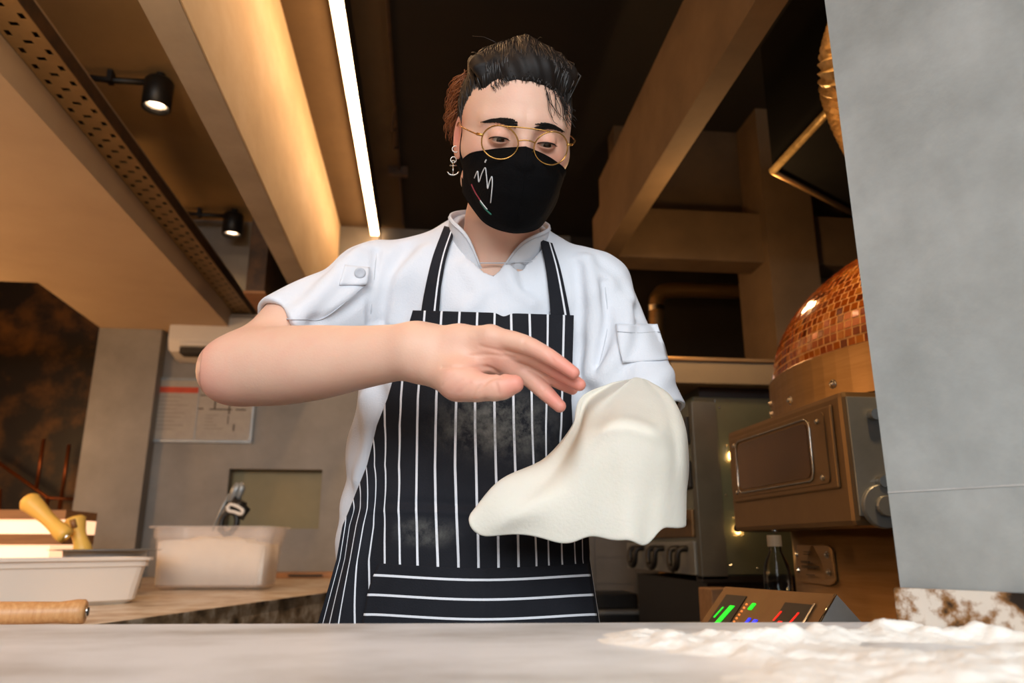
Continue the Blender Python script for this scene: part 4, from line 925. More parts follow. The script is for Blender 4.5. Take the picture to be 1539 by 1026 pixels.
for s, nm in ((-1, 'l'), (1, 'r')):
    items = []
    for k in range(280):
        u = random.random(); w_ = random.uniform(-1, 1); x = s*(.011+.040*u); zc = .0162+.0050*math.sin(u*2.3)-.003*u*u
        th_ = .0062*(1-.75*u)*(.7+.3*min(u*6, 1)); z = zc+w_*th_; p0_ = onface(x, z, .0006); p1_ = onface(x+s*.0065, z+.0012-.002*w_-.002*u, .0012); items.append(([frH(p0_), frH((p0_+p1_)/2+np.array([0, .0006, 0])), frH(p1_)], [.0005, .00045, .0002]))
    ptubes('eyebrow', M['hair'], items, n=4)
    items = []
    lid = []
    for t in np.linspace(-1, 1, 15):
        x = s*.0318+t*.0134; z = -.0044+.0032*math.sqrt(max(0, 1-t*t))+.0003; yy = .0785+math.sqrt(max(1e-6, .0146**2-(x-s*.0315)**2-z*z)); lid.append(frH((x, yy, z)))
    items.append((lid, [.0004]+[.0008]*13+[.0004]))
    for t in np.linspace(-.9, .9, 22):
        x = s*.0318+t*.0134; z = -.0044+.0032*math.sqrt(max(0, 1-t*t)); yy = .0785+math.sqrt(max(1e-6, .0146**2-(x-s*.0315)**2-z*z)); a = np.array([x, yy, z]); items.append(([frH(a), frH(a+np.array([t*.0015, .003, -.0012])), frH(a+np.array([t*.003, .0055, -.001]))], [.0004, .0003, .00012]))
    ptubes('eyelashes', M['hair'], items, n=4)
# hair cap
def hairline(q): return q@np.array([0, .77, -.64])-(.077*.77-.070*.64)-.45*np.maximum(np.abs(q[:, 0])-.050, 0)
HCH = [(-.052, .010), (-.036, .012), (-.018, .011), (.0, .013), (.016, .011), (.032, .013), (.05, .012)]
def hair_core(q):
    d = ell(q, (0, -.020, .041), (.080, .103, .089)); d = smin(d, ell(q, (0, -.045, -.02), (.066, .07, .06)), .03)
    d = smin(d, ell(q, (-.01, -.10, .07), (.042, .035, .042)), .03); d = smin(d, ell(q, (.010, .028, .092), (.050, .048, .030)), .03)
    for i_, (x_, r_) in enumerate(HCH): d = smin(d, schain(q, [(x_*1.0, .068-abs(x_)*.35, .088-abs(x_)*.45), (x_*1.25, .035, .121-abs(x_)*.55), (x_*1.15, -.03, .128-abs(x_)*.5), (x_*.6, -.09, .095)], [.004, r_, r_*.9, .008], 8), .010)
    d = d-.0009*np.sin(q[:, 0]*330+2.5*np.sin(q[:, 1]*50)+1.5*np.sin(q[:, 2]*70))*np.clip((q[:, 1]+.1)*20, .2, 1)
    return d
def hair_sdf(p):
    q = toH(p); d = hair_core(q)
    return smax(smax(d, hairline(q), .006), -.045-q[:, 2]-.4*q[:, 1], .01)
Vh, Qh = zone(hair_sdf, [frH((x, y, z)) for x in (-.09, .09) for y in (-.14, .1) for z in (-.07, .14)], .01, .0022)
hair = child('hair', Vh, Qh, M['hair'])
items = []
BUN = np.array([-.01, -.105, .075]); HRr = np.array([.081, .104, .0915]); HCc = np.array([0, -.02, .043])
seeds = []
while len(seeds) < 1700:
    v = rng.normal(size=(4000, 3)); v /= np.linalg.norm(v, axis=1)[:, None]; q = HCc+v*HRr; hl = hairline(q)
    ok = (hl < -.001) & (hl > np.where(rng.random(4000) < .7, -.014, -.09)) & (q[:, 2] > -.03)
    seeds += list(q[ok])
for k, q0 in enumerate(seeds[:1700]):
    pts = []; drop = random.gauss(0, .03); sw = random.gauss(0, .10); side = abs(q0[0])/.08; nt_ = 9; lift = random.uniform(.0, .05)
    for t in np.linspace(0, 1, nt_):
        q = q0*(1-t)+BUN*t; d_ = (q-HCc)/HRr; d_ = d_+np.array([sw*math.sin(math.pi*t), 0, .75*math.sin(math.pi*t)*(1-.6*min(side, 1))]); d_ /= np.linalg.norm(d_)
        rr_ = 1.012+lift*min(t*6, 1)+drop*t*(1-t)+.012*math.sin(t*7+k*.7)*t; pts.append(frH(HCc+d_*HRr*rr_))
    items.append((pts, np.array([.0004, .0008, .0010, .0010, .0010, .0010, .0009, .0007, .0004])*random.choice([.6, .8, 1.0, 1.0, 1.6])))
for k in range(16):      # flyaways on top
    a = random.uniform(-1.2, 1.2); q = np.array([.075*math.sin(a), random.uniform(-.06, .03), .045+.088*math.cos(a)]); d = q-np.array([0, -.02, .04]); d /= np.linalg.norm(d); s_ = np.array([random.gauss(0, .6), -.5, .1])*.6
    items.append(([frH(q), frH(q+d*.005+s_*.012), frH(q+d*.009+s_*.028), frH(q+d*.008+s_*.05)], [.0004, .0004, .0003, .00015]))
for q0 in [q for q in seeds if hairline(q[None])[0] > -.006 and q[1] > .02 and abs(q[0]) < .045][:240]:
    p0 = onface(q0[0]*.97, q0[2]-.001-.004*random.random(), .0004); pm = (p0+q0)/2+np.array([0, .002, .001]); e_ = q0+(q0-HCc)*.05+np.array([0, -.016, .010]); items.append(([frH(p0), frH(pm), frH(q0+(q0-HCc)*.06), frH(e_)], [.00012, .0003, .0005, .0004]))
nst = len(seeds[:1700]); HP = np.array([pts for pts, r in items[:nst]]); fl_ = HP.reshape(-1, 3); offs_ = np.repeat(rng.uniform(-.0002, .0022, nst), 9)*np.tile(np.array([0, .6, 1, 1, 1, 1, 1, .8, .3]), nst)
for _ in range(3):
    q_ = toH(fl_); d0 = hair_core(q_); g_ = np.stack([hair_core(q_+np.eye(3)[k]*.0008)-d0 for k in range(3)], 1)/.0008; q_ = q_-(d0-offs_)[:, None]*g_/np.maximum((g_*g_).sum(1), .3)[:, None]; fl_ = frH(q_)
items = [(p_, r) for p_, (_, r) in zip(fl_.reshape(HP.shape), items[:nst])]+items[nst:]
o = ptubes('hair_strands', M['hair_strand'], items, hair, 4); o['kind'] = 'stuff'
items = []
for k in range(26):      # curls falling on the forehead at the temple
    q = np.array([.022+.036*random.random(), .07-.01*random.random(), .072-.012*random.random()]); pts = []; ph = random.random()*6; R_ = random.uniform(.003, .008)
    for t in np.linspace(0, 1, 14):
        x = q[0]+.014*t+R_*math.cos(ph+t*5)*t; z = q[2]-.034*t*random.uniform(.95, 1.05)+R_*math.sin(ph+t*5)*t; f_ = onface(min(x, .060), z, .002); pts.append(frH(f_+np.array([max(0, x-.060), .001, 0])))
    items.append((pts, np.linspace(.00065, .0003, 14)))
o = ptubes('forehead_curls', M['hair'], items, hair, 4); o['kind'] = 'stuff'
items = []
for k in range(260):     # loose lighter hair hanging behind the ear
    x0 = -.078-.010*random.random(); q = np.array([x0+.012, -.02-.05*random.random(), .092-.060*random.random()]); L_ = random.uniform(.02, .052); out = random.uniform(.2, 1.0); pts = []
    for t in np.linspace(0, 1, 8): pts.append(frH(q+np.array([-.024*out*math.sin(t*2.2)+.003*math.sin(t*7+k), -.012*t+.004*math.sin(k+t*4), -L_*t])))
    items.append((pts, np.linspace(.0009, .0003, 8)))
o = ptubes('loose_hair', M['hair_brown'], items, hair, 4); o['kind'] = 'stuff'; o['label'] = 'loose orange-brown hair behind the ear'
# mask
def mask_pt(u, v):        # u -1..1 across, v 0 top .. 1 bottom, head-local
    a = abs(u); zt_ = -.012-(.020+.012*(u > 0))*a**1.2-.004*a**4; zb_ = -.123+.050*a**1.8; z = zt_+(zb_-zt_)*v
    yc = np.interp(v, [0, .14, .3, .55, .8, .93, 1], [.1105, .1215, .1245, .121, .108, .096, .080])
    ys_ = np.interp(v, [0, .5, 1], [.030, .026, .018]); xs_ = .0705-.004*v-.010*v*v
    x = xs_*math.sin(a*math.pi/2*.96)**.92; y = ys_+(yc-ys_)*(1-a**1.55)
    fl = .0025*math.sin(v*9+a*5)*a*(1-a)*2; n = 1+fl
    return np.array([math.copysign(x, u)*n if u else 0, y*n, z])
NU, NV = 61, 34; G = np.array([[mask_pt(u, v) for u in np.linspace(-1, 1, NU)] for v in np.linspace(0, 1, NV)])
G = G.reshape(-1, 3)
for _ in range(6):        # keep clear of the skin
    d = face_sdf(G); e = .0008; gr = np.stack([face_sdf(G+np.eye(3)[k]*e)-d for k in range(3)], 1)/e; G = G+np.maximum(.0035-d, 0)[:, None]*gr*.8
mask = pmesh('face_mask', frH(G)-PB, grid_faces(NV, NU), M['mask'], person); solid(mask, .002)
def on_mask(u, v, off=.0016):
    f = lambda a, b: frH(G.reshape(NV, NU, 3)[int(round(np.clip(b, 0, 1)*(NV-1))), int(round((np.clip(a, -1, 1)+1)/2*(NU-1)))])
    i = (u+1)/2*(NU-1); j = v*(NV-1); i0, j0 = min(int(i), NU-2), min(int(j), NV-2); a, b = i-i0, j-j0; g_ = G.reshape(NV, NU, 3)
    p_ = (g_[j0, i0]*(1-a)+g_[j0, i0+1]*a)*(1-b)+(g_[j0+1, i0]*(1-a)+g_[j0+1, i0+1]*a)*b
    t1, t2 = g_[j0, i0+1]-g_[j0, i0], g_[j0+1, i0]-g_[j0, i0]; n = np.cross(t1, t2); n /= np.linalg.norm(n); n = n if n[1] > 0 else -n; return frH(p_+n*off)
hem = [on_mask(u, 0, .0) for u in np.linspace(-1, 1, 41)]; ptube('top_hem', M['mask'], hem, .0016, mask); ptube('bottom_hem', M['mask'], [on_mask(u, 1, 0) for u in np.linspace(-1, 1, 41)], .0016, mask)
ptube('centre_seam', M['mask'], [on_mask(0, v, .0006) for v in np.linspace(0, 1, 24)], .001, mask)
EMB = []      # embroidery drawn in mask coordinates
def stroke(name, uv, r, m): ptube(name, m, spline([on_mask(*c) for c in uv], len(uv)*6), r, mask, 5)
stroke('emblem_stroke', [(-.66, .42), (-.60, .30), (-.585, .36), (-.57, .46), (-.52, .32), (-.47, .24), (-.45, .34), (-.435, .44), (-.425, .52), (-.40, .42), (-.37, .35), (-.36, .45), (-.365, .58), (-.37, .70)], .0008, M['emb_white'])
stroke('emblem_dot', [(-.475, .165), (-.465, .14), (-.455, .13)], .0010, M['emb_white'])
stroke('emblem_band', [(-.74, .56), (-.66, .66), (-.55, .74)], .0010, M['emb_red']); stroke('emblem_band', [(-.66, .67), (-.52, .76), (-.42, .81)], .0008, M['emb_white']); stroke('emblem_band', [(-.55, .765), (-.45, .82), (-.35, .85)], .0012, M['emb_green'])
for s in (-1, 1):
    c0 = on_mask(s*.99, .05, .0); ptube('ear_loop', M['mask'], spline([c0, frH((s*.0755, .018, -.018)), frH((s*.0745, .012, .008)), frH((s*.0765, .0, .026)), frH((s*.080, -.016, .034))], 20), .0022, mask)
    ptube('ear_loop', M['mask'], spline([on_mask(s*.99, .9, .0), frH((s*.070, .0, -.05)), frH((s*.078, -.018, -.038))], 14), .0018, mask)
# spectacles, low on the nose
gls = pmesh('spectacles', [], [], M['gold'], person)
def lens_pt(s, a, k=1.0):
    x, z = .0232*math.cos(a), .0208*math.sin(a); z += .0035*(x*s)/.0258*0; x += s*.002*(math.sin(a) > 0)*math.sin(a)
    return np.array([s*.0335+x*k, .1155-.00*abs(x)-.012*max(0, s*(x))/.0258-.22*abs(z)*0+.10*(z), -.0085+z*k])
for s in (-1, 1):
    ring = [frH(lens_pt(s, a)) for a in np.linspace(0, 2*math.pi, 45)[:-1]]; rim = ptube('rim', M['gold'], ring, .00095, gls, 6, True)
    V_ = [frH(lens_pt(s, a, .985)) for a in np.linspace(0, 2*math.pi, 45)[:-1]]; V_ = np.array(V_+[np.mean(V_, 0)]); pmesh('lens', V_-PB, [(i, (i+1) % 44, 44) for i in range(44)], M['lens'], gls)
    hg_ = frH(lens_pt(s, math.radians(20) if s > 0 else math.radians(160))); e0 = toH(hg_[None])[0]
    ptube('temple', M['gold'], spline([hg_, frH(e0+np.array([s*.008, -.008, .001])), frH((s*.0785, .045, .009)), frH((s*.0805, .0, .017)), frH((s*.081, -.02, .010)), frH((s*.079, -.030, -.012))], 30), .0010, gls)
    ptube('hinge', M['gold'], [hg_, frH(e0+np.array([s*.007, -.006, .001]))], .002, gls)
    ptube('nose_pad', M['gold'], spline([frH(lens_pt(s, math.radians(195 if s > 0 else -15))), frH((s*.0095, .112, -.016)), frH((s*.0088, .1035, -.020))], 10), [.0008]*7+[.0018, .0022, .0018], gls)
ptube('top_bar', M['gold'], spline([frH(lens_pt(-1, math.radians(75))), frH((-.016, .1185, .0125)), frH((.016, .1185, .0125)), frH(lens_pt(1, math.radians(105)))], 16), .0009, gls)
ptube('bridge', M['gold'], spline([frH(lens_pt(-1, math.radians(12))), frH((-.004, .1175, -.0025)), frH((.004, .1175, -.0025)), frH(lens_pt(1, math.radians(168)))], 14), .0009, gls)
# earring
er = frH((-.083, -.006, -.032)); ear_ = ptube('earring', M['silver'], [er+RGT*.004*math.cos(a)-FWD*.002+UPV*(-.004+.005*math.sin(a)) for a in np.linspace(0, 2*math.pi, 17)[:-1]], .0009, None, 6, True)
ac0 = er-UPV*.010-FWD*.004
ptube('anchor', M['silver'], [ac0, ac0-UPV*.019], .0010, ear_); ptube('anchor', M['silver'], [ac0-UPV*.004-RGT*.005, ac0-UPV*.004+RGT*.005], .0009, ear_)
ptube('anchor', M['silver'], [ac0-UPV*.019+RGT*.0085*math.sin(a)+UPV*(.0085-.0085*math.cos(a)) for a in np.linspace(-1.25, 1.25, 13)], .0010, ear_)
ptube('anchor_ring', M['silver'], [ac0+RGT*.002*math.cos(a)+UPV*(.002+.002*math.sin(a)) for a in np.linspace(0, 2*math.pi, 11)[:-1]], .0007, ear_, 5, True)
ptube('ear_ring', M['silver'], [er+RGT*(.003+.005*math.cos(a))+UPV*(.012+.005*math.sin(a))-FWD*.004 for a in np.linspace(0, 2*math.pi, 17)[:-1]], .0008, ear_, 6, True)
# jacket
jp = [P(395, 440, 1.0), P(380, 520, .96), P(1045, 660, 1.05), P(560, 350, 1.0), P(745, 330, 1.2)]
lo = np.array([min(q[0] for q in jp), FY-.20, hemz-.01]); hi = np.array([max(q[0] for q in jp), FY+.20, 1.60]); lo[0] = min(lo[0], P(390, 500, .93)[0])-.03
Vj, Qj = mesh_sdf(jacket, lo-np.array([.02, .06, 0]), hi+np.array([.03, .03, 0]), .0030)
jkt = child('chef_jacket', Vj, Qj, M['cloth_white'])
def surf_tube(name, m, px, r, off=.0006, par=None, fn=jk, n=30):
    s = spline(px, n); p_, d = trace(fn, s[:, 0], s[:, 1]); return ptube(name, m, p_-d*off, r, par, 5)
def surf_ribbon(fn, left, right, rows, cols, off):
    l_, r_ = spline(left, rows), spline(right, rows); t = np.linspace(0, 1, cols)[None, :, None]; g_ = l_[:, None]*(1-t)+r_[:, None]*t
    p_, d = trace(fn, g_[..., 0].ravel(), g_[..., 1].ravel()); return p_-d*off
p_ = surf_ribbon(jk, [(500, 392), (512, 410), (488, 462)], [(548, 400), (552, 425), (520, 470)], 14, 12, .003)
for nm, px in (('seam', [(556, 484), (560, 440), (566, 380)]), ('seam', [(395, 466), (425, 478), (458, 480), (490, 476), (552, 426)]), ('seam', [(909, 425), (913, 490), (898, 560)]), ('seam', [(826, 380), (826, 430), (826, 470)]), ('seam', [(800, 393), (760, 395), (720, 395)])):
    surf_tube(nm, M['thread'], px, .0009, .0002, jkt)
p_ = surf_ribbon(jk, [(925, 487), (930, 520), (936, 545)], [(988, 487), (998, 518), (1004, 540)], 14, 16, .0025); pk = pmesh('sleeve_pocket', p_-PB, grid_faces(14, 16), M['cloth_white'], jkt); solid(pk, .002)
surf_tube('pocket_stitching', M['thread'], [(928, 498), (960, 500), (992, 498)], .0008, .004, pk)
p_ = surf_ribbon(jk, [(518, 398), (510, 428)], [(556, 402), (552, 428)], 8, 10, .003); tb = pmesh('sleeve_tab', p_-PB, grid_faces(8, 10), M['cloth_white'], jkt); solid(tb, .002)
bq, bd_ = trace(jk, [541], [410]); bm = bmesh.new(); bm_lathe(bm, [(0, .003), (.0035, .0025), (.006, .004), (.0075, .003), (.008, 0)], 20)
q_ = Vector(-bd_[0]).to_track_quat('Z', 'Y')
for v in bm.verts: v.co = q_ @ v.co+Vector(bq[0]-bd_[0]*.0085-PB)
fin('button', bm, M['thread'], jkt, smooth=True)
# stand collar
CB = P(747, 372, 1.075); ca = (NK0-NK1); ca /= np.linalg.norm(ca); V_ = []; NR, NC = 9, 90
c1 = np.cross(ca, FWD); c1 /= np.linalg.norm(c1); c1 = c1 if c1@RGT > 0 else -c1; c2 = np.cross(c1, ca); c2 = c2 if c2@FWD < 0 else -c2
for j in range(NR):
    for i in range(NC):
        th_ = math.radians(4+352*i/(NC-1)); a = min(th_, 2*math.pi-th_); hgt = .050*(1-math.exp(-(a/.36)**2))+.005+.026*math.exp(-(a/.75)**2); t = j/(NR-1)
        r_ = .0765+.004*math.exp(-(a/.8)**2)*(1-t)-.005*t+.010*math.exp(-(a/.5)**2)*(1-t)+.004*t*t; bz = -.012-.046*math.exp(-(a/.75)**2)
        V_.append(CB+(c1*math.sin(th_)*r_+c2*math.cos(th_)*r_*1.02)+ca*(bz+hgt*t)-UPV*0)
col = pmesh('collar', np.array(V_)-PB, grid_faces(NR, NC), M['cloth_white'], jkt); solid(col, .003)
ptube('collar_stitching', M['thread'], [V_[(NR-1)*NC+i]-ca*.004+(V_[(NR-1)*NC+i]-CB-ca*((V_[(NR-1)*NC+i]-CB)@ca))*.03 for i in range(NC)], .0007, jkt)
# apron
def apron_support(p):
    d = torso(p, .016); d = smin(d, ell(p, P(697, 960, 1.115), (.196, .125, .30), BODY), .06)
    return smin(d, chain(p, [P(600, 600, 1.10), P(566, 760, 1.10), P(545, 900, 1.09)], [.04, .05, .055], .03), .05)
ROWS = {470: (621, -3.7, 862, 5.55, {-3: 639, -2: 664, -1: 691, 0: 717.5, 1: 743.5, 2: 768, 3: 795.6, 4: 823, 5: 847}),
        600: (583, -4.8, 858, 5.6, {-4: 603, -3: 628.5, -2: 656, -1: 686, 0: 714, 1: 743, 2: 771.5, 3: 799, 4: 821, 5: 844}),
        640: (567, -5.5, 860, 5.8, {-5: 579, -4: 601, -3: 627.5, -2: 655, -1: 685, 0: 714, 1: 743.5, 2: 772, 3: 799.6, 4: 820, 5: 843}),
        700: (552, -6.9, 868, 6.4, {-6: 563, -5: 579, -4: 600, -3: 626.6, -2: 654, -1: 684, 0: 715.6, 1: 745, 2: 774, 3: 802, 4: 820.5, 5: 840, 6: 858}),
        765: (525.6, -9.6, 880, 7.5, {-9: 533, -8: 542, -7: 552, -6: 563, -5: 578, -4: 599, -3: 625.6, -2: 655, -1: 686, 0: 717, 1: 747, 2: 777, 3: 803, 4: 822, 5: 842, 6: 860, 7: 873}),
        790: (515, -10.4, 883, 7.7, {-10: 519, -9: 526, -8: 536, -7: 546, -6: 562, -5: 579, -4: 600, -3: 626.6, -2: 656, -1: 687, 0: 718, 1: 748, 2: 778, 3: 804, 4: 823, 5: 843, 6: 862, 7: 874}),
        840: (506, -10.6, 886, 8, {-10: 511, -9: 519, -8: 527, -7: 537, -6: 555, -5: 579, -4: 601, -3: 627.6, -2: 658, -1: 689, 0: 719, 1: 749, 2: 779, 3: 806, 4: 824, 5: 844, 6: 864, 7: 875}),
        937: (478, -10.8, 901, 8, {-10: 486, -9: 496, -8: 509, -7: 534, -6: 556, -5: 580, -4: 603, -3: 630, -2: 660, -1: 690, 0: 720, 1: 750, 2: 780, 3: 808, 4: 828, 5: 850, 6: 872, 7: 888}),
        1010: (462, -10.8, 914, 8, {-10: 472, -9: 484, -8: 500, -7: 528, -6: 553, -5: 580, -4: 603, -3: 630, -2: 660, -1: 690, 0: 720, 1: 750, 2: 780, 3: 810, 4: 832, 5: 856, 6: 880, 7: 897})}
NRW, NCL = 150, 170; keys = sorted(ROWS); tabs = []
tt = np.linspace(0, 1, NCL)
for y in keys:
    xl, kl, xr_, kr, d = ROWS[y]; ks = [kl]+sorted(d)+[kr]; xx = [xl]+[d[k] for k in sorted(d)]+[xr_]
    X_ = xl+(xr_-xl)*tt; tabs.append((X_, np.interp(X_, xx, ks)))
px_, py_, uu = [], [], []
for y in np.linspace(keys[0], keys[-1], NRW):
    i = min(max(np.searchsorted(keys, y)-1, 0), len(keys)-2); t = (y-keys[i])/(keys[i+1]-keys[i])
    if y < 640: pass
    X_ = tabs[i][0]*(1-t)+tabs[i+1][0]*t; U_ = tabs[i][1]*(1-t)+tabs[i+1][1]*t
    yo = y+(5*np.exp(-((X_-757)/9)**2)*(y < 500) if y < 500 else 0)+(X_-740)*.03*(1-min((y-470)/200, 1))
    px_.append(X_); py_.append(np.broadcast_to(yo, X_.shape)); uu.append(U_)
px_, py_, uu = np.array(px_), np.array(py_), np.array(uu)
ap, ad_ = trace(apron_support, px_.ravel(), py_.ravel())
fo = .007+.0025*np.sin(uu*1.9+py_*.012)*np.clip((py_-600)/200, 0, 1)*np.clip((-uu-2)/4, 0, 1)*1.5+.003*np.exp(-((py_-770-.03*(px_-700))/5)**2)-.003*np.exp(-((py_-758-.03*(px_-700))/7)**2)+.0012*np.sin(px_*.045+py_*.02)*np.sin(py_*.03)
ap = ap-ad_*fo.ravel()[:, None]
def stripes(name, horiz=False):
    m = mat(name, '#1a1b20', .85, bump=.2, bscale=500, spec=.2, col2='#202127', scale=12); nt = m.node_tree; N = nt.nodes; L = nt.links; b = N['Principled BSDF']
    old = b.inputs['Base Color'].links[0].from_socket; a = N.new('ShaderNodeAttribute'); a.attribute_name = 'stripe'
    def mth(op, x, y=None):
        n = N.new('ShaderNodeMath'); n.operation = op
        for i, v in enumerate((x, y)):
            if v is None: continue
            if isinstance(v, (int, float)): n.inputs[i].default_value = v
            else: L.new(v, n.inputs[i])
        return n.outputs[0]
    f = mth('LESS_THAN', mth('ABSOLUTE', mth('SUBTRACT', mth('FRACT', mth('ADD', a.outputs['Fac'], .5)), .5)), .062)
    mx = N.new('ShaderNodeMix'); mx.data_type = 'RGBA'; L.new(f, mx.inputs[0]); L.new(old, mx.inputs[6]); mx.inputs[7].default_value = lin('#dcdde2')
    du = N.new('ShaderNodeAttribute'); du.attribute_name = 'dust'; tc = N.new('ShaderNodeTexCoord'); nz = N.new('ShaderNodeTexNoise'); nz.inputs['Scale'].default_value = 38; nz.inputs['Detail'].default_value = 9; nz.inputs['Roughness'].default_value = .7; L.new(tc.outputs['Object'], nz.inputs[0])
    dm = mth('MULTIPLY', du.outputs['Fac'], mth('MULTIPLY', mth('MAXIMUM', mth('SUBTRACT', nz.outputs[0], .40), 0), 3.0))
    m2 = N.new('ShaderNodeMix'); m2.data_type = 'RGBA'; L.new(dm, m2.inputs[0]); L.new(mx.outputs[2], m2.inputs[6]); m2.inputs[7].default_value = lin('#77756f'); L.new(m2.outputs[2], b.inputs['Base Color']); return m
SM = stripes('striped_apron_cloth')
dust = np.exp(-(((px_-735)/70)**2+((py_-635)/45)**2)**1.5)+.6*np.exp(-(((px_-640)/45)**2+((py_-800)/20)**2)**2)+.5*np.exp(-(((px_-790)/40)**2+((py_-650)/40)**2))
apron = np_mesh('apron', ap, np.array(grid_faces(NRW, NCL)), SM, person, PB, {'stripe': uu.ravel(), 'dust': np.clip(dust.ravel(), 0, 1)}); solid(apron, .002)
# apron pocket with horizontal stripes
L3 = [(570, 846), (556, 880), (546, 930), (536, 1005)]; R3 = [(884, 846), (889, 880), (897, 930), (908, 1005)]
NRP, NCP = 50, 90; l_, r_ = spline(L3, NRP), spline(R3, NRP); t = np.linspace(0, 1, NCP)[None, :, None]; g_ = l_[:, None]*(1-t)+r_[:, None]*t
sag = 9*np.sin(np.pi*np.clip((g_[..., 0]-560)/330, 0, 1))**1.3; g_[..., 1] += sag*.8; pp_, pd_ = trace(apron_support, g_[..., 0].ravel(), g_[..., 1].ravel())
ins = (g_[..., 0].ravel()-548); sv = (g_[..., 1]-sag*.8-864)/29.5; sv = np.where((g_[..., 0]-l_[:, None, 0] < 0), 9.5, sv)
wv = (.0142+.0012*np.sin(g_[..., 0]*.05+1)-.0025*np.exp(-((g_[..., 0]-737)/5)**2)).ravel()
pocket = np_mesh('pocket', pp_-pd_*wv[:, None], np.array(grid_faces(NRP, NCP)), SM, apron, PB, {'stripe': sv.ravel(), 'dust': np.zeros(sv.size)}); solid(pocket, .002)
# neck straps
def strap(left, right):
    rows, cols = 40, 12; l_, r_ = spline(left, rows), spline(right, rows); t = np.linspace(0, 1, cols)[None, :, None]; g_ = l_[:, None]*(1-t)+r_[:, None]*t
    sup = lambda p: np.minimum(jk(p), torso(p, .014)); p_, d = trace(sup, g_[..., 0].ravel(), g_[..., 1].ravel()); st_ = np.broadcast_to(t[..., 0]*1.15-.87+.0, (rows, cols)).ravel()
    o = np_mesh('neck_strap', p_-d*.0055, np.array(grid_faces(rows, cols)), SM, apron, PB, {'stripe': st_, 'dust': np.zeros(rows*cols)}); solid(o, .002); return o
strap([(632, 478), (640, 430), (651, 385), (668, 340)], [(659, 478), (663, 430), (671, 385), (684, 344)])
strap([(829, 482), (825, 440), (820, 400), (812, 360)], [(858, 482), (850, 440), (841, 400), (830, 366)])
# trousers and shoes, behind the counter
def trou(p): return smax(smax(smin(legs(p, .014), ell(p, BASE+UPV*.93, (.165, .115, .13), BODY), .05), p[:, 2]-.99, .004), .06-p[:, 2], .004)
Vt, Qt = mesh_sdf(trou, BASE+np.array([-.26, -.22, .03]), BASE+np.array([.26, .22, 1.02]), .009, slack=.02); child('trousers', Vt, Qt, M['trouser'])
def shoe(p): return smax(smax(feet(p, .010), p[:, 2]-.085, .006), .0015-p[:, 2], .003)
Vt, Qt = mesh_sdf(shoe, BASE+np.array([-.26, -.32, -.005]), BASE+np.array([.26, .14, .12]), .006, slack=.02)
left = ((Vt[Qt].mean(1)-BASE)@RGT) < 0
for s_ in (left, ~left):
    q_ = Qt[s_]; us = np.unique(q_); mp = np.full(len(Vt), -1); mp[us] = np.arange(len(us)); child('shoe', Vt[us], mp[q_], M['black'])

# ------------------------------------------------------------------ the dough, draped over the left hand
PR = [[(955, 566, .985), (941, 600, .915), (931, 634, .845), (932, 662, .836), (934, 740, .850), (935, 818, .860)],
      [(963, 567, .980), (975, 602, .915), (978, 640, .850), (984, 670, .842), (975, 740, .855), (972, 812, .865)],
      [(967, 568, .982), (995, 600, .930), (1006, 640, .872), (1013, 690, .865), (1008, 745, .870), (1003, 800, .875)],
      [(972, 570, .985), (1008, 594, .955), (1030, 640, .925), (1033, 690, .915), (1032, 745, .915), (1031, 788, .915)],
      [(972, 572, 1.0), (1000, 600, 1.07), (1020, 650, 1.15), (1028, 700, 1.14), (1022, 745, 1.0), (1016, 785, .955)],
      [(958, 571, 1.02), (960, 598, 1.09), (955, 650, 1.16), (950, 700, 1.10), (940, 740, .99), (930, 780, .945)],
      [(932, 572, 1.01), (893, 596, 1.02), (872, 645, 1.0), (840, 690, .965), (815, 725, .95), (800, 762, .94)],
      [(918, 575, .990), (874, 596, .975), (860, 640, .945), (820, 690, .905), (752, 722, .890), (709, 772, .884)],
      [(925, 576, .985), (884, 604, .972), (866, 655, .925), (825, 720, .872), (772, 765, .858), (728, 803, .874)],
      [(938, 576, .962), (893, 612, .905), (874, 652, .862), (862, 720, .855), (845, 770, .858), (828, 815, .868)],
      [(948, 570, .970), (916, 606, .910), (903, 640, .850), (903, 668, .840), (893, 740, .850), (885, 806, .862)]]
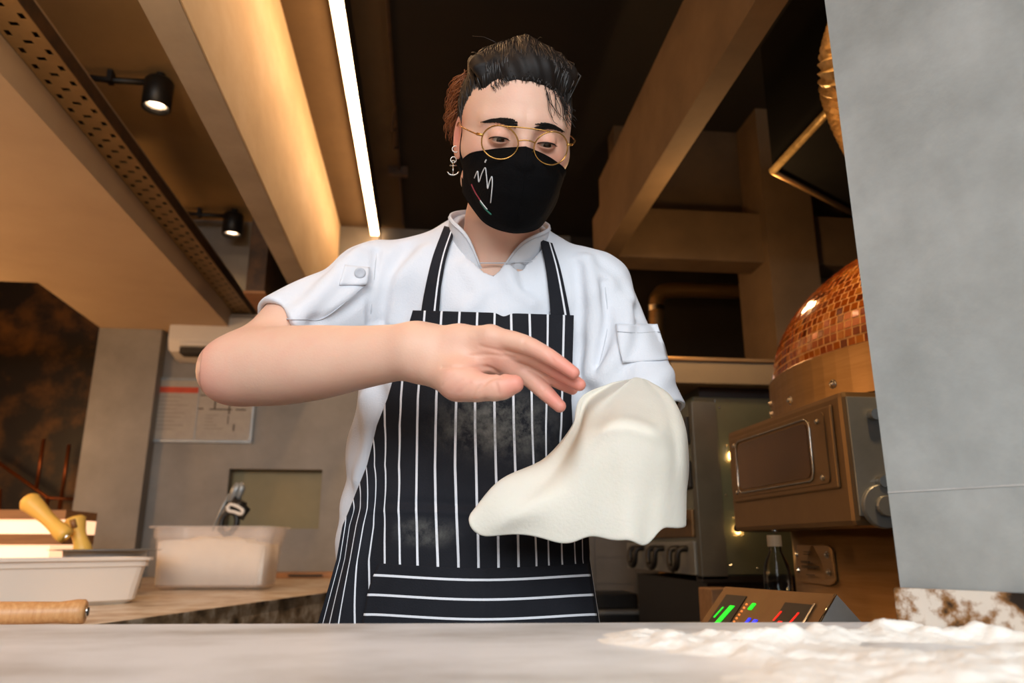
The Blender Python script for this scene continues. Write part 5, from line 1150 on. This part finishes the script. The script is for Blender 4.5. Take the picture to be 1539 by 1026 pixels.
A_ = np.array([[P(*c) for c in pr] for pr in PR]); NTh, NRd = 132, 56
rad_ = np.stack([spline(pr, NRd) for pr in A_]); k = len(A_); out = np.zeros((NTh, NRd, 3))
for i in range(NTh):
    t = i/NTh*k; j = int(t); u = t-j; a, b, c, d = (rad_[(j+o) % k] for o in (-1, 0, 1, 2)); out[i] = .5*((2*b)+(c-a)*u+(2*a-5*b+4*c-d)*u*u+(3*b-a-3*c+d)*u**3)
cx_ = out.mean((0, 1)); hemw = np.linspace(0, 1, NRd)[None, :]**2; thv = np.linspace(0, 2*math.pi, NTh, endpoint=False)[:, None]
nd = out-np.array([cx_[0], cx_[1], 0]); nd[..., 2] = 0; nd /= np.linalg.norm(nd, axis=-1, keepdims=True)+1e-9
out += nd*((.0025*np.sin(thv*5+1)+.001*np.sin(thv*9))*hemw)[..., None]; out[..., 2] += (.004*np.sin(thv*5+2)+.002*np.sin(thv*8))*hemw
# knuckles pressing through
for kx, ky in ((905, 640), (930, 634), (953, 636), (978, 644)):
    q_ = P(kx, ky, .846); e = np.exp(-(np.linalg.norm(out-q_, axis=-1)/.016)**2); out += -FWD*(e*.006)[..., None]
db = P(940, 700, .95); F = []
for i in range(NTh):
    for j in range(NRd-1): i2 = (i+1) % NTh; F.append((i*NRd+j, i2*NRd+j, i2*NRd+j+1, i*NRd+j+1))
V_ = out.reshape(-1, 3); top = out[:, 0].mean(0)+UPV*.002; V_ = np.vstack([V_, top]); F += [(((i+1) % NTh)*NRd, i*NRd, len(V_)-1) for i in range(NTh)]
dough = pmesh('pizza_dough', V_-db, F, M['dough'], None); dough.location = db; solid(dough, .005, -1)
bm = bmesh.new(); bm.from_mesh(dough.data); bmesh.ops.recalc_face_normals(bm, faces=bm.faces[:]); bm.to_mesh(dough.data); bm.free(); dough.data.polygons.foreach_set('use_smooth', [True]*len(dough.data.polygons))
sd = dough.modifiers.new('smooth', 'SUBSURF'); sd.levels = 1; sd.render_levels = 1
tag(dough, 'pale stretched pizza dough draped over the hand of the cook', 'dough')
